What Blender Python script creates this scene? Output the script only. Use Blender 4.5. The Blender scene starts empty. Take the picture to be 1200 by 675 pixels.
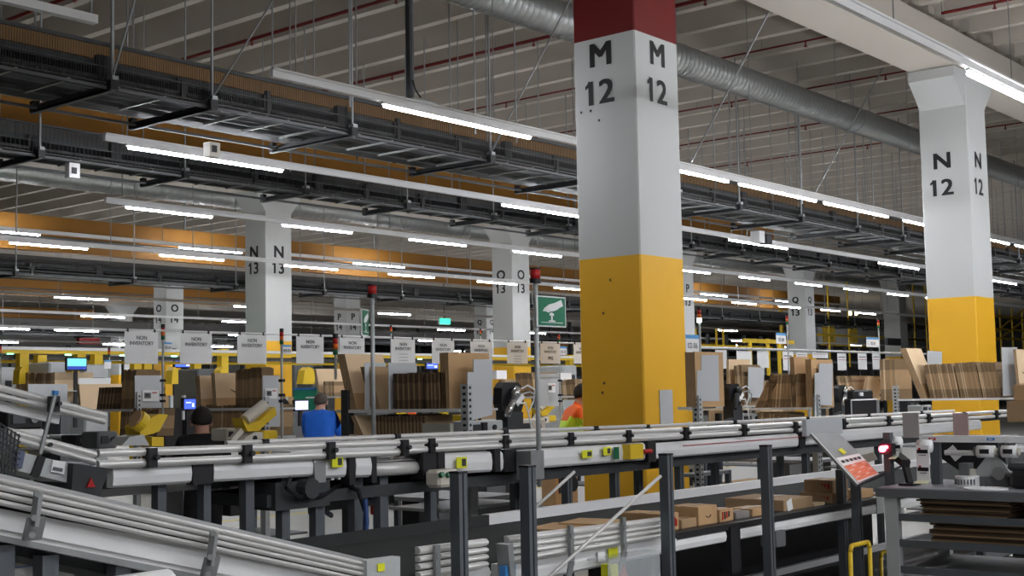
import bpy, bmesh, math, random
from mathutils import Vector, Matrix
random.seed(7)
SC = bpy.context.scene
COL = SC.collection
# ---------------------------------------------------------------- camera
FPX, ROLL, PITCH, YAW = 1525.914, -.01913, .08156, .69193
s_, c_ = math.sin, math.cos
_r0 = Vector((s_(YAW), -c_(YAW), 0)); _f0 = Vector((c_(YAW), s_(YAW), 0)); _up = Vector((0, 0, 1))
FW = _f0*c_(PITCH) + _up*s_(PITCH); _U = -_f0*s_(PITCH) + _up*c_(PITCH)
RT = _r0*c_(ROLL) + _U*s_(ROLL); UP = -_r0*s_(ROLL) + _U*c_(ROLL)
EYE = Vector((0, 0, 1.7))
def ray(px, py): return RT*((px-600)/FPX) - UP*((py-337.5)/FPX) + FW
def oB(px, py, y):
    v = ray(px, py); return EYE + v*(y/v.y)
def oA(px, py, x):
    v = ray(px, py); return EYE + v*(x/v.x)
def oZ(px, py, z):
    v = ray(px, py); return EYE + v*((z-1.7)/v.z)
def oD(px, py, d): return EYE + ray(px, py)*d
cd = bpy.data.cameras.new('camera'); cam = bpy.data.objects.new('camera', cd); COL.objects.link(cam)
M = Matrix((RT, UP, -FW)).transposed().to_4x4(); M.translation = EYE; cam.matrix_world = M
cd.sensor_width = 36; cd.lens = 36*FPX/1200; cd.clip_end = 400; cd.clip_start = .05
SC.camera = cam
# ---------------------------------------------------------------- materials
MATS = {}
def mat(name, col, rough=.6, metal=0., var=.12, scale=6., emit=None, es=1., bump=0., stretch=None, alpha=None, spec=.4):
    if name in MATS: return MATS[name]
    m = bpy.data.materials.new(name); m.use_nodes = True; nt = m.node_tree; b = nt.nodes['Principled BSDF']
    b.inputs['Roughness'].default_value = rough; b.inputs['Metallic'].default_value = metal
    b.inputs['Specular IOR Level'].default_value = spec
    if emit:
        b.inputs['Base Color'].default_value = (*col, 1)
        b.inputs['Emission Color'].default_value = (*emit, 1); b.inputs['Emission Strength'].default_value = es
        m.diffuse_color = (*col, 1)
    else:
        tc = nt.nodes.new('ShaderNodeTexCoord'); mp = nt.nodes.new('ShaderNodeMapping'); nz = nt.nodes.new('ShaderNodeTexNoise')
        nt.links.new(tc.outputs['Object'], mp.inputs[0]); nt.links.new(mp.outputs[0], nz.inputs['Vector'])
        if stretch: mp.inputs['Scale'].default_value = stretch
        nz.inputs['Scale'].default_value = scale; nz.inputs['Detail'].default_value = 4
        mx = nt.nodes.new('ShaderNodeMix'); mx.data_type = 'RGBA'
        mx.inputs[6].default_value = (*[c*(1-var) for c in col], 1); mx.inputs[7].default_value = (*[min(1, c*(1+var)) for c in col], 1)
        nt.links.new(nz.outputs['Fac'], mx.inputs[0]); nt.links.new(mx.outputs[2], b.inputs['Base Color'])
        if bump:
            bp = nt.nodes.new('ShaderNodeBump'); bp.inputs['Strength'].default_value = bump; bp.inputs['Distance'].default_value = .01
            nt.links.new(nz.outputs['Fac'], bp.inputs['Height']); nt.links.new(bp.outputs[0], b.inputs['Normal'])
    if alpha is not None:
        b.inputs['Alpha'].default_value = alpha
    MATS[name] = m; return m
WHITE = mat('white_wall_paint', (.52, .53, .52), .7, var=.05, scale=1.5, bump=.05)
YEL = mat('yellow_column_paint', (.78, .42, .018), .55, var=.06, scale=2, bump=.05)
RED = mat('dark_red_paint', (.15, .008, .007), .6, var=.1)
BLK = mat('black_paint', (.012, .012, .013), .6)
CEIL = mat("ceiling_concrete", (.50, .455, .40), .85, var=.06, scale=.7)
FLOOR = mat('floor_concrete', (.42, .42, .40), .45, var=.12, scale=.8)
ALU = mat('brushed_aluminium', (.66, .65, .63), .35, .25, var=.08, scale=3, stretch=(1, 20, 20))
ALUW = mat('pale_coated_profile', (.78, .78, .78), .4, .0, var=.04, scale=3)
STEEL = mat('galvanised_steel', (.30, .31, .31), .5, .6, var=.2, scale=12)
DUCT = mat('spiral_duct_steel', (.36, .37, .36), .42, .75, var=.22, scale=9, stretch=(6, 1, 1))
POST = mat('grey_post_profile', (.125, .14, .155), .45, .5, var=.1)
DARK = mat('dark_grey_metal', (.04, .042, .045), .75, .0, var=.25)
MID = mat('mid_grey_metal', (.12, .125, .13), .65, .1, var=.2)
OCH = mat('ochre_beam_paint', (.29, .125, .014), .65, var=.12, scale=3)
BLACK = mat('black_plastic', (.012, .012, .014), .5, var=.3)
BELT = mat('dark_rubber_belt', (.045, .047, .047), .9, spec=.08, var=.15, scale=5)
CARD = mat('brown_cardboard', (.52, .33, .165), .85, var=.16, scale=5)
CARDL = mat('pale_cardboard', (.76, .57, .36), .85, var=.08, scale=5)
CARDM = mat('mid_cardboard', (.40, .265, .145), .85, var=.2, scale=7)
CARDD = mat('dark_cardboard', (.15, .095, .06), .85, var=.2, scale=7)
CEDGE = mat('cardboard_edge', (.19, .125, .08), .9, var=.35, scale=60)
PANEL = mat('grey_divider_sheet', (.52, .54, .56), .5, .1, var=.03)
PAPER = mat('white_paper', (.84, .84, .84), .8, var=.03)
YMET = mat('yellow_coated_metal', (.74, .50, .02), .45, var=.08)
CREAM = mat('cream_plastic', (.62, .58, .50), .5, var=.06)
GREEN = mat('green_sign_face', (.012, .17, .085), .5, var=.04)
BLUE = mat('blue_plate', (.04, .22, .55), .5)
REDP = mat('red_plastic', (.42, .012, .012), .35)
ORP = mat('orange_plastic', (.75, .14, .01), .35)
GRP = mat('green_plastic', (.01, .12, .05), .35)
SKIN = mat('skin', (.50, .27, .19), .6, var=.06)
HAIR = mat('dark_hair', (.02, .015, .012), .8)
BSHIRT = mat('bright_blue_shirt', (.012, .13, .62), .75, var=.18, scale=9)
BLKSH = mat('black_shirt', (.008, .008, .01), .85)
HVO = mat('orange_high_visibility_cloth', (.95, .14, .015), .7, var=.06)
HVY = mat('yellow_high_visibility_cloth', (.62, .85, .04), .7, var=.06)
GSH = mat('grey_shirt', (.42, .45, .48), .8)
NAVY = mat('dark_trousers', (.02, .025, .04), .85)
TUBE = mat('lit_tube', (1, 1, 1), emit=(.93, .95, 1.), es=33)
SBLUE = mat('lit_blue_screen', (.02, .05, .3), emit=(.06, .12, .95), es=.35)
SWHITE = mat('lit_white_screen', (.5, .5, .9), emit=(.6, .66, 1.), es=.3)
SCYAN = mat('lit_cyan_screen', (.1, .5, .5), emit=(.2, .62, .8), es=.22)
LGRN = mat('lit_green_lamp', (.1, .8, .3), emit=(.15, 1, .4), es=4)
LWHT = mat('lit_white_lamp', (.8, .9, .8), emit=(.8, 1, .85), es=5)
LRED = mat('lit_red_lamp', (.9, .05, .05), emit=(1, .06, .1), es=4)
EXITG = mat('lit_exit_sign', (.05, .6, .35), emit=(.05, .75, .42), es=.4)
CHROME = mat('polished_chrome', (.75, .75, .77), .15, 1.)
STICK = mat('yellow_sticker', (.75, .75, .02), .6)
FRAMEG = mat('pale_grey_frame', (.46, .48, .48), .5, .2)
WMESH = mat('wire_mesh_steel', (.06, .06, .058), .6, .4)
BRN = mat('brown_side_panel', (.20, .10, .024), .7, var=.3, scale=4)
WINDOWW = mat('pale_far_wall', (.62, .62, .60), .8, var=.08, scale=.5)
BLUETAPE = mat('blue_floor_tape', (.10, .18, .50), .6)
YTAPE = mat('yellow_floor_tape', (.72, .60, .12), .6)
CLEAR = mat('clear_acrylic', (.7, .75, .78), .1, alpha=.28)
# ---------------------------------------------------------------- mesh builder
class MB:
    def __init__(s): s.v = []; s.f = []; s.mi = []; s.m = []; s.g = []
    def _mi(s, m):
        if m not in s.m: s.m.append(m)
        return s.m.index(m)
    def add(s, vs, fs, m):
        s.g.append((len(s.v), len(s.f))); b = len(s.v); s.v += [Vector(v) for v in vs]; k = s._mi(m)
        for f in fs: s.f.append([i+b for i in f]); s.mi.append(k)
        return s
    def box(s, x0, x1, y0, y1, z0, z1, m):
        return s.add([(x0,y0,z0),(x1,y0,z0),(x1,y1,z0),(x0,y1,z0),(x0,y0,z1),(x1,y0,z1),(x1,y1,z1),(x0,y1,z1)],
                     [(0,3,2,1),(4,5,6,7),(0,1,5,4),(1,2,6,5),(2,3,7,6),(3,0,4,7)], m)
    def bev(s, x0, x1, y0, y1, z0, z1, b, m):
        # box with chamfered vertical and top edges
        def ring(i, z):
            return [(x0+i+b,y0+i,z),(x1-i-b,y0+i,z),(x1-i,y0+i+b,z),(x1-i,y1-i-b,z),(x1-i-b,y1-i,z),(x0+i+b,y1-i,z),(x0+i,y1-i-b,z),(x0+i,y0+i+b,z)]
        vs = ring(b*.7, z0)+ring(0, z0+b)+ring(0, z1-b)+ring(b*.7, z1)
        fs = [tuple(range(7, -1, -1)), tuple(range(24, 32))]
        for r in range(3):
            for i in range(8): fs.append((r*8+i, r*8+(i+1) % 8, (r+1)*8+(i+1) % 8, (r+1)*8+i))
        return s.add(vs, fs, m)
    def ob(s, c, a, b, n, m):
        # oriented box: centre c, half vectors a b n
        c, a, b, n = map(Vector, (c, a, b, n))
        vs = [c-a-b-n, c+a-b-n, c+a+b-n, c-a+b-n, c-a-b+n, c+a-b+n, c+a+b+n, c-a+b+n]
        return s.add(vs, [(0,3,2,1),(4,5,6,7),(0,1,5,4),(1,2,6,5),(2,3,7,6),(3,0,4,7)], m)
    def bar(s, p, q, w, h, m, up=(0, 0, 1)):
        p, q = Vector(p), Vector(q); d = (q-p); L = d.length; d.normalize()
        u = d.cross(Vector(up))
        if u.length < 1e-4: u = d.cross(Vector((1, 0, 0)))
        u.normalize(); v = u.cross(d)
        return s.ob((p+q)/2, d*L/2, u*w/2, v*h/2, m)
    def tube(s, p, q, r, m, n=8, r2=None):
        p, q = Vector(p), Vector(q); d = (q-p).normalized(); u = d.orthogonal().normalized(); v = d.cross(u)
        if r2 is None: r2 = r
        vs = [p+(u*c_(6.2832*i/n)+v*s_(6.2832*i/n))*r for i in range(n)]+[q+(u*c_(6.2832*i/n)+v*s_(6.2832*i/n))*r2 for i in range(n)]
        fs = [(i, (i+1) % n, n+(i+1) % n, n+i) for i in range(n)]+[tuple(range(n-1, -1, -1)), tuple(range(n, 2*n))]
        return s.add(vs, fs, m)
    def path(s, pts, r, m, n=6):
        for a, b in zip(pts[:-1], pts[1:]): s.tube(a, b, r, m, n)
        return s
    def prism(s, poly, off, m):
        # poly: list of 3-D points (planar), extruded by vector off
        off = Vector(off); n = len(poly); P = [Vector(p) for p in poly]
        return s.add(P+[p+off for p in P], [tuple(range(n-1, -1, -1)), tuple(range(n, 2*n))]+[(i, (i+1) % n, n+(i+1) % n, n+i) for i in range(n)], m)
    def each(s, name, parent=None, smooth=False, label=None, per=1):
        """one object per shape added (per: how many shapes make one piece)"""
        for k in range(0, len(s.g), per):
            v0, f0 = s.g[k]; v1, f1 = s.g[k+per] if k+per < len(s.g) else (len(s.v), len(s.f))
            q = MB(); q.v = s.v[v0:v1]; q.f = [[i-v0 for i in f] for f in s.f[f0:f1]]; q.m = s.m; q.mi = s.mi[f0:f1]; o = q.build(name, parent, smooth, label)
        return o
    def build(s, name, parent=None, smooth=False, label=None, org=None):
        me = bpy.data.meshes.new(name); o = bpy.data.objects.new(name, me)
        if parent is not None:
            base = wloc(parent); o.parent = parent
        else:
            if org is None:
                xs = [v.x for v in s.v]; ys = [v.y for v in s.v]; zs = [v.z for v in s.v]
                base = Vector(((min(xs)+max(xs))/2, (min(ys)+max(ys))/2, min(zs)))
            else: base = Vector(org)
            o.location = base
        me.from_pydata([tuple(v-base) for v in s.v], [], s.f)
        for m in s.m: me.materials.append(m)
        me.polygons.foreach_set('material_index', s.mi)
        if smooth: me.polygons.foreach_set('use_smooth', [True]*len(s.f))
        me.update()
        bm = bmesh.new(); bm.from_mesh(me); bmesh.ops.recalc_face_normals(bm, faces=bm.faces); bm.to_mesh(me); bm.free()
        COL.objects.link(o)
        if label: o['label'] = label
        return o
def wloc(o):
    v = Vector(o.location)
    while o.parent: o = o.parent; v += Vector(o.location)
    return v
def thing(name, label, cat, loc=(0, 0, 0), group=None, kind=None):
    o = bpy.data.objects.new(name, None); COL.objects.link(o); o.location = loc; o.empty_display_size = .1
    return tag(o, label, cat, group, kind)
def tag(o, label, cat, group=None, kind=None):
    o['label'] = label; o['category'] = cat
    if group: o['group'] = group
    if kind: o['kind'] = kind
    return o
def struct(o): o['kind'] = 'structure'; return o
def dup(o, parent=None, loc=None, label=None, rz=None):
    c = o.copy(); COL.objects.link(c)
    if parent is not None: c.parent = parent
    if loc is not None: c.location = loc
    if label: c['label'] = label
    if rz is not None: c.rotation_euler.z = rz
    for ch in [x for x in KIDS.get(o.name, o.children)]: dup(ch, c)
    return c
KIDS = {}
_tc = {}
def text_polys(s, bold=0.):
    k = (s, bold)
    if k not in _tc:
        cu = bpy.data.curves.new('lettering', 'FONT'); cu.body = s; cu.size = 1; cu.offset = bold; cu.align_x = 'CENTER'; cu.space_line = 1.05
        cu.resolution_u = 3
        o = bpy.data.objects.new('lettering', cu); COL.objects.link(o)
        bpy.context.view_layer.update()
        me = bpy.data.meshes.new_from_object(o.evaluated_get(bpy.context.evaluated_depsgraph_get()))
        _tc[k] = ([tuple(v.co) for v in me.vertices], [tuple(p.vertices) for p in me.polygons])
        bpy.data.objects.remove(o); bpy.data.curves.remove(cu); bpy.data.meshes.remove(me)
    return _tc[k]
def text(mb, s, c, u, v, h, m, bold=.0, w=1., off=.004):
    """flat letters centred at c; u right, v up, cap height h"""
    vs, fs = text_polys(s, 0.); u, v = Vector(u).normalized(), Vector(v).normalized(); n = u.cross(v)
    ys = [p[1] for p in vs]; y0 = (min(ys)+max(ys))/2; k = h/(max(ys)-min(ys))
    xs = [p[0] for p in vs]; x0 = (min(xs)+max(xs))/2
    c = Vector(c)+n*off
    for i, (du, dv) in enumerate([(0, 0)] if not bold else [(-1, -.6), (1, -.6), (1, .6), (-1, .6), (0, 0)]):
        mb.add([c+u*((p[0]-x0)*k*w+du*bold*h)+v*((p[1]-y0)*k+dv*bold*h)+n*.0002*i for p in vs], fs, m)
    return mb
# ================================================================ ROOM SHELL
ZR = 7.42          # underside of the ceiling ribs
fl = MB().box(-14, 140, -14, 80, -.1, 0, FLOOR).build('floor'); struct(fl)
ce = MB().box(-14, 140, -14, 80, 8.0, 8.15, CEIL)
BAYS = [(-13.9, -9.6), (-9.0, 7.45), (8.1, 24.6), (25.3, 41.7), (42.4, 58.8), (59.5, 79.9)]
for (a, b) in BAYS:
    x = 3.77-1.067*14
    while x < 112:
        for (p0, p1, z0, z1) in [(.075, .13, ZR, 8.02)]:
            ce.add([(x-p0,a,z0),(x+p0,a,z0),(x+p1,a,z1),(x-p1,a,z1),(x-p0,b,z0),(x+p0,b,z0),(x+p1,b,z1),(x-p1,b,z1)],
                   [(0,1,2,3),(4,7,6,5),(0,4,5,1),(1,5,6,2),(2,6,7,3),(3,7,4,0)], CEIL)
        x += 1.067
ce = struct(ce.build('ceiling'))
for k, y in enumerate([-9.6, 7.42, 24.56, 41.7, 58.84]):
    g = MB().box(-14, 140, y+.16, y+.54, 6.95, 7.42, CEIL).box(-14, 140, y-.02, y+.72, 6.72, 7.0, CEIL)
    struct(g.build('ceiling_beam'))
for nm, b in [('wall_north', (-14, 140, 80, 80.2)), ('wall_east', (140, 140.2, -14, 80)), ('wall_south', (-14, 140, -14.2, -14)), ('wall_west', (-14.2, -14, -14, 80))]:
    w = MB().box(b[0], b[1], b[2], b[3], 0, 8.1, WINDOWW); struct(w.build(nm))
# floor marking tape
t = MB()
for (y, x0, x1, m) in [(12.75, 5.2, 9.5, BLUETAPE)]: t.box(x0, x1, y, y+.07, .001, .004, m)
tag(t.build('floor_tape'), 'thin blue line taped on the grey concrete floor', 'floor marking')
t = MB().box(9, 30, 14.9, 15.0, .001, .004, YTAPE).box(9, 30, 17.4, 17.5, .001, .004, YTAPE)
tag(t.build('floor_tape'), 'pair of yellow lines marking a walkway on the concrete floor', 'floor marking')
# ================================================================ COLUMNS
GX, GY, CX, CY = 9.3236, 17.139, 10.986, 7.401
def column(i, j, letter, num, ty=5.2, ztop=6.715, red=None, lift=0, hi=3.1, cap=True):
    x, y = CX+GX*i, CY+GY*j; wx, wy = .82, .785
    lab = 'square column'; lab2 = ['', '', ' in the row behind', ' in the rearmost row'][j]
    c = thing('concrete_column', '%s lettered %s %s, %s' % (lab, letter, num, {'N12': 'large, white over bright yellow, holding the ceiling girder', 'N13': 'white, with a yellow base behind the third white sign', 'O13': 'white, with yellow base, between the two green signs', 'P13': 'mostly hidden behind the red-topped column', 'Q13': 'grey-white, between column M12 and column N12', 'O14': 'slim, far off, behind the first two white signs', 'P14': 'slim, behind the smaller green sign', 'Q14': 'slim, half hidden by column O13', 'P15': 'smallest, behind the first white sign', 'R13': '', 'Q15': ''}[letter+num]) if not red else
              'large square column in red, white and yellow bands lettered M 12', 'column', (x+wx/2, y+wy/2, 0), None, 'thing')
    mb = MB()
    def seg(z0, z1, m):
        b = .015
        r = lambda z: [(x+b,y,z),(x+wx-b,y,z),(x+wx,y+b,z),(x+wx,y+wy-b,z),(x+wx-b,y+wy,z),(x+b,y+wy,z),(x,y+wy-b,z),(x,y+b,z)]
        fs = [(i, (i+1) % 8, 8+(i+1) % 8, 8+i) for i in range(8)]
        mb.add(r(z0)+r(z1), fs, m)
    seg(0, hi, YEL); seg(hi, red or ztop, WHITE)
    if red: seg(red, ztop, RED)
    mb.add([(x,y,ztop),(x+wx,y,ztop),(x+wx,y+wy,ztop),(x,y+wy,ztop)], [(0,1,2,3)], WHITE)
    mb.build('shaft', c)
    if cap:
        k = MB()
        z0, z1 = 6.25, 6.715
        k.add([(x-.0,y-.0,z0),(x+wx,y,z0),(x+wx,y+wy,z0),(x,y+wy,z0),(x-.35,y-.02,z1),(x+wx+.35,y-.02,z1),(x+wx+.35,y+wy+.02,z1),(x-.35,y+wy+.02,z1)],
              [(0,3,2,1),(4,5,6,7),(0,1,5,4),(1,2,6,5),(2,3,7,6),(3,0,4,7)], WHITE)
        k.build('corbel', c)
    return c, x, y, wx, wy
def letters(c, x, y, wx, wy, letter, num, zl, zn, h=.235, xo=0, hn=None, w=1.0):
    hn = hn or h
    for (nm, cen, u) in [('front', (x+wx*.5+xo, y, 0), (1, 0, 0)), ('side', (x, y+wy*.55, 0), (0, -1, 0))]:
        mb = MB(); c0 = Vector(cen)
        text(mb, letter, c0+Vector((0, 0, zl)), u, (0, 0, 1), h, BLK, .055, w)
        mb.build('letter', [k for k in c.children if k.name.startswith('shaft')][0]); mb = MB()
        text(mb, num, c0+Vector((0, 0, zn)), u, (0, 0, 1), hn, BLK, .042, w)
        vs_ = text_polys(num, 0.)[0]; k_ = hn/(max(p[1] for p in vs_)-min(p[1] for p in vs_)); L_ = -(max(p[0] for p in vs_)-min(p[0] for p in vs_))/2*k_*w
        uu = Vector(u); nn = uu.cross(Vector((0, 0, 1))); F = lambda a, b: c0+Vector((0, 0, zn+b*hn))+uu*(L_+a*hn)+nn*.0045
        mb.add([F(-.02, .54), F(.03, .54), F(.03, .3), F(-.2, .18), F(-.2, .34), F(-.1, .41)], [(0, 1, 2, 3, 4, 5)], BLK)
        mb.build('number', [k for k in c.children if k.name.startswith('shaft')][0])
def zcol(i, j, px, py): return oB(px, py, CY+GY*j).z
# z of lettering taken from the near face of each column
c = column(0, 0, 'M', '12', red=5.43, cap=False)
letters(*c, 'M', '12', 5.25, 4.85, .235, .01, .245, 1.15)
col = c[0]; mb = MB()
p0, p1 = oB(773, 457, CY-.01), oB(789, 499, CY-.01)
mb.box(p0.x, p1.x, CY-.012, CY-.002, p1.z, p0.z, PANEL); mb.build('grey_plate', col, label='bare grey plate fixed low on the yellow paint')
mb = MB()
for px, py in [(707, 367), (708, 449), (706, 460), (715, 328), (681, 132), (692, 130), (702, 141)]:
    q = oA(px, py, CX-.004); mb.ob(q, (.004, 0, 0), (0, .008, 0), (0, 0, .012), DARK)
mb.build('chipped_hole', col)
c = column(1, 0, 'N', '12', cap=False); letters(*c, 'N', '12', 5.3, 4.87, .24, -.02, .25, 1.15)
k = MB(); x, y = CX+GX, CY
k.add([(x-.42,y+.02,6.55),(x,y+.02,6.15),(x,y+.76,6.15),(x-.42,y+.76,6.55),(x-.42,y+.02,6.71),(x,y+.02,6.71),(x,y+.76,6.71),(x-.42,y+.76,6.71)], [(0,3,2,1),(4,5,6,7),(0,1,5,4),(1,2,6,5),(2,3,7,6),(3,0,4,7)], WHITE)
k.add([(x+.82+.42,y+.02,6.55),(x+.82,y+.02,6.15),(x+.82,y+.76,6.15),(x+.82+.42,y+.76,6.55),(x+.82+.42,y+.02,6.71),(x+.82,y+.02,6.71),(x+.82,y+.76,6.71),(x+.82+.42,y+.76,6.71)], [(0,3,2,1),(4,5,6,7),(0,1,5,4),(1,2,6,5),(2,3,7,6),(3,0,4,7)], WHITE)
k.each('corbel', c[0])
for (i, j, L, N, pyl, pyn, pxx) in [(1, 1, 'N', '13', 295, 314, 326), (2, 1, 'O', '13', 322, 338, 611), (3, 1, 'P', '13', 338, 354, 808), (4, 1, 'Q', '13', 352, 366, 952),
                          (2, 2, 'O', '14', 361, 374, 202), (3, 2, 'P', '14', 371, 383, 412), (4, 2, 'Q', '14', 378, 388, 577), (3, 3, 'P', '15', 392, 402, 145), (5, 1, 'R', '13', 360, 374, 1072), (4, 3, 'Q', '15', 392, 402, 310)]:
    if L+N in ('R13', 'Q15'):
        c = column(i, j, L, N)[0]; c['label'] = 'plain distant column %s' % ('just before column N12' if L == 'R' else 'behind column N13'); continue
    c = column(i, j, L, N)
    zl, zn = zcol(i, j, pxx, pyl), zcol(i, j, pxx, pyn)
    letters(*c, L, N, zl, zn, .27, 0, .27, 1.1)
# ================================================================ STRIP LIGHTS
TR = [ # y, z, trunk x0, x1, tube list, description
]
def tubes(*a): return list(a)
rows = [
 ('track hugging the top of column N12', 4.37, 4.66, 7.2, 30, [(12.1, 14.45), (14.9, 17.25), (17.7, 20.05), (20.5, 22.85)], .05),
 ('long track behind column M12', 9.3, 4.66, 7.77, 60, [(9.24, 11.59), (13.72, 16.07), (16.4, 18.78), (19.08, 21.5), (22.2, 24.6), (25.6, 27.6), (28.0, 30.3), (33, 35.3), (36, 38.3)], .033),
 ('second track back, above the first row of signs', 13.0, 4.67, 8.4, 62, [(8.72, 11.03), (15.5, 17.85), (22.46, 24.83), (29.44, 31.8), (36.7, 39.04), (43.5, 45.9)], .034),
 ('third track, crossing in front of column N13', 17.3, 4.70, 11.2, 64, [(11.57+3.13*k, 11.57+3.13*k+1.62) for k in range(11)], .031),
 ('fourth track, crossing column O13', 22.4, 4.68, 10.5, 64, [(12.51+3.28*k, 12.51+3.28*k+1.6) for k in range(12)], .033),
 ('high track behind column N13', 27.7, 5.62, 13.5, 60, [(14.3, 16.2), (20.1, 22.1), (26.2, 28.3), (45.4, 47.5), (51.7, 53.2)], .034),
 ('far track behind column O14', 33.2, 4.68, 14, 92, [(19.9, 21.6), (26.2, 27.8), (32.6, 34.2), (38.9, 40.6), (51.2, 53.), (56, 57.8), (64, 66), (71, 73), (78, 80), (86, 88)], .04),
 ('distant high track behind column O14', 36, 5.64, 16, 70, [(20.5, 22.5), (26.6, 28.4), (38.4, 40.4), (56, 58)], .045),
 ('distant track over the storage racks', 40, 4.69, 18, 100, [(25, 26.7), (31, 32.8), (43, 44.8), (49, 50.8), (57, 58.8), (63, 65), (69, 71), (77, 79), (85, 87), (93, 95)], .045),
 ('remote track beyond the yellow railing', 46, 4.55, 20, 85, [(24.6, 26.5), (27.6, 29.5), (31, 33.2), (36, 38), (48, 50), (54, 56), (72, 74)], .05),
 ('remote track close to the rear wall', 57.2, 4.6, 25, 85, [(30, 32.4), (37, 39), (43, 45), (50.5, 52.5), (62, 64), (68, 70)], .06),
 ('track over the aisle with the camera', -.6, 4.66, -4, 30, [(0, 2.35), (4, 6.35), (8, 10.35), (12, 14.35)], .05),
 ('track behind the aisle', -5.4, 4.66, -6, 30, [(-3, -.65), (1, 3.35), (5, 7.35), (9, 11.35), (13, 15.35)], .05),
]
ORD = ['first', 'second', 'third', 'fourth', 'fifth', 'sixth', 'seventh', 'eighth', 'ninth', 'tenth', 'eleventh', 'twelfth', 'thirteenth', 'fourteenth']
for (desc, y, z, x0, x1, tl, th) in rows:
    tr = thing('light_track', 'pale hanging light track, the ' + desc, 'light track', (x0, y, z))
    MB().box(x0, x1, y-.025, y+.025, z+.03, z+.115, ALUW).box(x0, x1, y-.045, y-.025, z+.095, z+.115, ALUW).build('rail', tr)
    x = x0+.3
    while x < min(x1, 62):
        MB().tube((x, y, z+.11), (x, y, ZR), .006 if y < 10 else .009, STEEL, 4).build('hanger_wire', tr); x += 2.9 if y < 15 else 5.8
    for k, (a, b) in enumerate(tl):
        L = thing('strip_light', 'lit white tube, %s along the %s' % (ORD[k], desc), 'strip light', (a, y, z), 'lit tubes on the '+desc)
        MB().box(a-.03, b+.03, y-.02, y+.02, z+.005, z+.03, ALUW).build('housing', L)
        e = MB(); hx = [(-.22, 0), (-.5, -.42), (-.3, -.85), (.3, -.85), (.5, -.42), (.22, 0)]
        e.add([(a, y+th*p, z+.004+th*q) for p, q in hx]+[(b, y+th*p, z+.004+th*q) for p, q in hx], [(i, (i+1) % 6, 6+(i+1) % 6, 6+i) for i in range(6)]+[(5, 4, 3, 2, 1, 0), (6, 7, 8, 9, 10, 11)], TUBE)
        e.build('tube', L)
# short loose track high at the top corner, ending at a hanger
tr = thing('light_track', 'short unlit pale track high over the dark caged conveyor', 'light track', (3.5, 9.3, 4.82))
MB().box(2.5, 5.92, 9.26, 9.34, 4.80, 4.87, ALUW).build('rail', tr)
MB().tube((5.88, 9.3, 4.85), (5.88, 9.3, ZR), .012, STEEL, 6).build('hanger_rod', tr)
st = thing('ceiling_strut', 'thick dark slotted strut dropping from the ceiling beside the long track', 'strut', (9.86, 9.5, 4.8))
MB().box(9.81, 9.85, 9.48, 9.54, 4.85, ZR, DARK).box(9.85, 9.875, 9.48, 9.54, 4.85, ZR, MID).build('channel', st)
MB().box(9.8, 10.15, 9.42, 9.5, 4.80, 4.85, STEEL).build('bracket', st)
MB().path([(9.84,9.47,5.05),(9.87,9.46,4.95),(9.93,9.44,4.87)], .01, BLACK).build('cable', st)
# ================================================================ DUCTS AND PIPES
def spiral(y, z, r, x0, x1, label, step=.12, coll=6.0):
    o = thing('spiral_duct', label, 'air duct', (x0, y, z)); mb = MB(); n = 20
    vs = []; x = x0; k = 0; rs = []
    while x < x1:
        rs += [(x, r), (x+step*.42, r), (x+step*.5, r*1.02), (x+step*.58, r)]; x += step; k += 1
    for (xx, rr) in rs:
        for i in range(n):
            a = 6.28318*i/n; vs.append((xx, y+rr*c_(a), z+rr*s_(a)))
    fs = []
    for q in range(len(rs)-1):
        for i in range(n): fs.append((q*n+i, q*n+(i+1) % n, (q+1)*n+(i+1) % n, (q+1)*n+i))
    mb.add(vs, fs, DUCT); mb.build('duct_tube', o, smooth=True)
    x = x0+2
    while x < x1:
        q = MB(); q.tube((x, y, z), (x+.06, y, z), r*1.04, STEEL, 20); q.build('collar', o)
        q = MB(); q.tube((x, y, z+r), (x, y, ZR+.3), .008, STEEL, 4); q.build('hanger_rod', o)
        x += coll
    return o
spiral(10.35, 6.69, .24, 8.5, 62, 'big spiral-seamed grey air duct passing behind column M12 under the ribs')
spiral(27.0, 6.93, .28, 12, 70, 'spiral-seamed grey air duct behind column N13', .24, 8)
def redpipe(x, y0, y1, z, r, where):
    o = thing('sprinkler_pipe', 'dark red sprinkler pipe '+where, 'pipe', (x, y0, z))
    MB().tube((x, y0, z), (x, y1, z), r, RED, 8).build('pipe', o)
    y = y0+1.7
    while y < y1:
        MB().tube((x, y, z), (x, y, z-.08), .014, RED, 6).tube((x, y, z-.08), (x, y, z-.1), .03, RED, 6).build('sprinkler_head', o)
        MB().tube((x, y+.8, z), (x, y+.8, z+.3), .006, STEEL, 4).build('hanger_rod', o); y += 3.2
wh = ['above the far end of the caged conveyor', 'crossing above the start of the long track', 'meeting the long track above its first lit tube', 'running behind column M12', 'between column M12 and the ceiling beam', 'just past the middle of the bay', 'nearing column N12', 'beside the corbel of column N12', 'behind column N12', 'past column N12', 'farther along past column N12', 'in the farthest bay', 'at the end of the hall']
for k in range(7): redpipe(9.85+3.13*k, 7.9, 24.3, 7.38, .03 if k < 3 else .016, wh[k])
redpipe(12.93+3.13*2, -8, 7.3, 7.36, .025, 'over the girder joining column N12')
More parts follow.
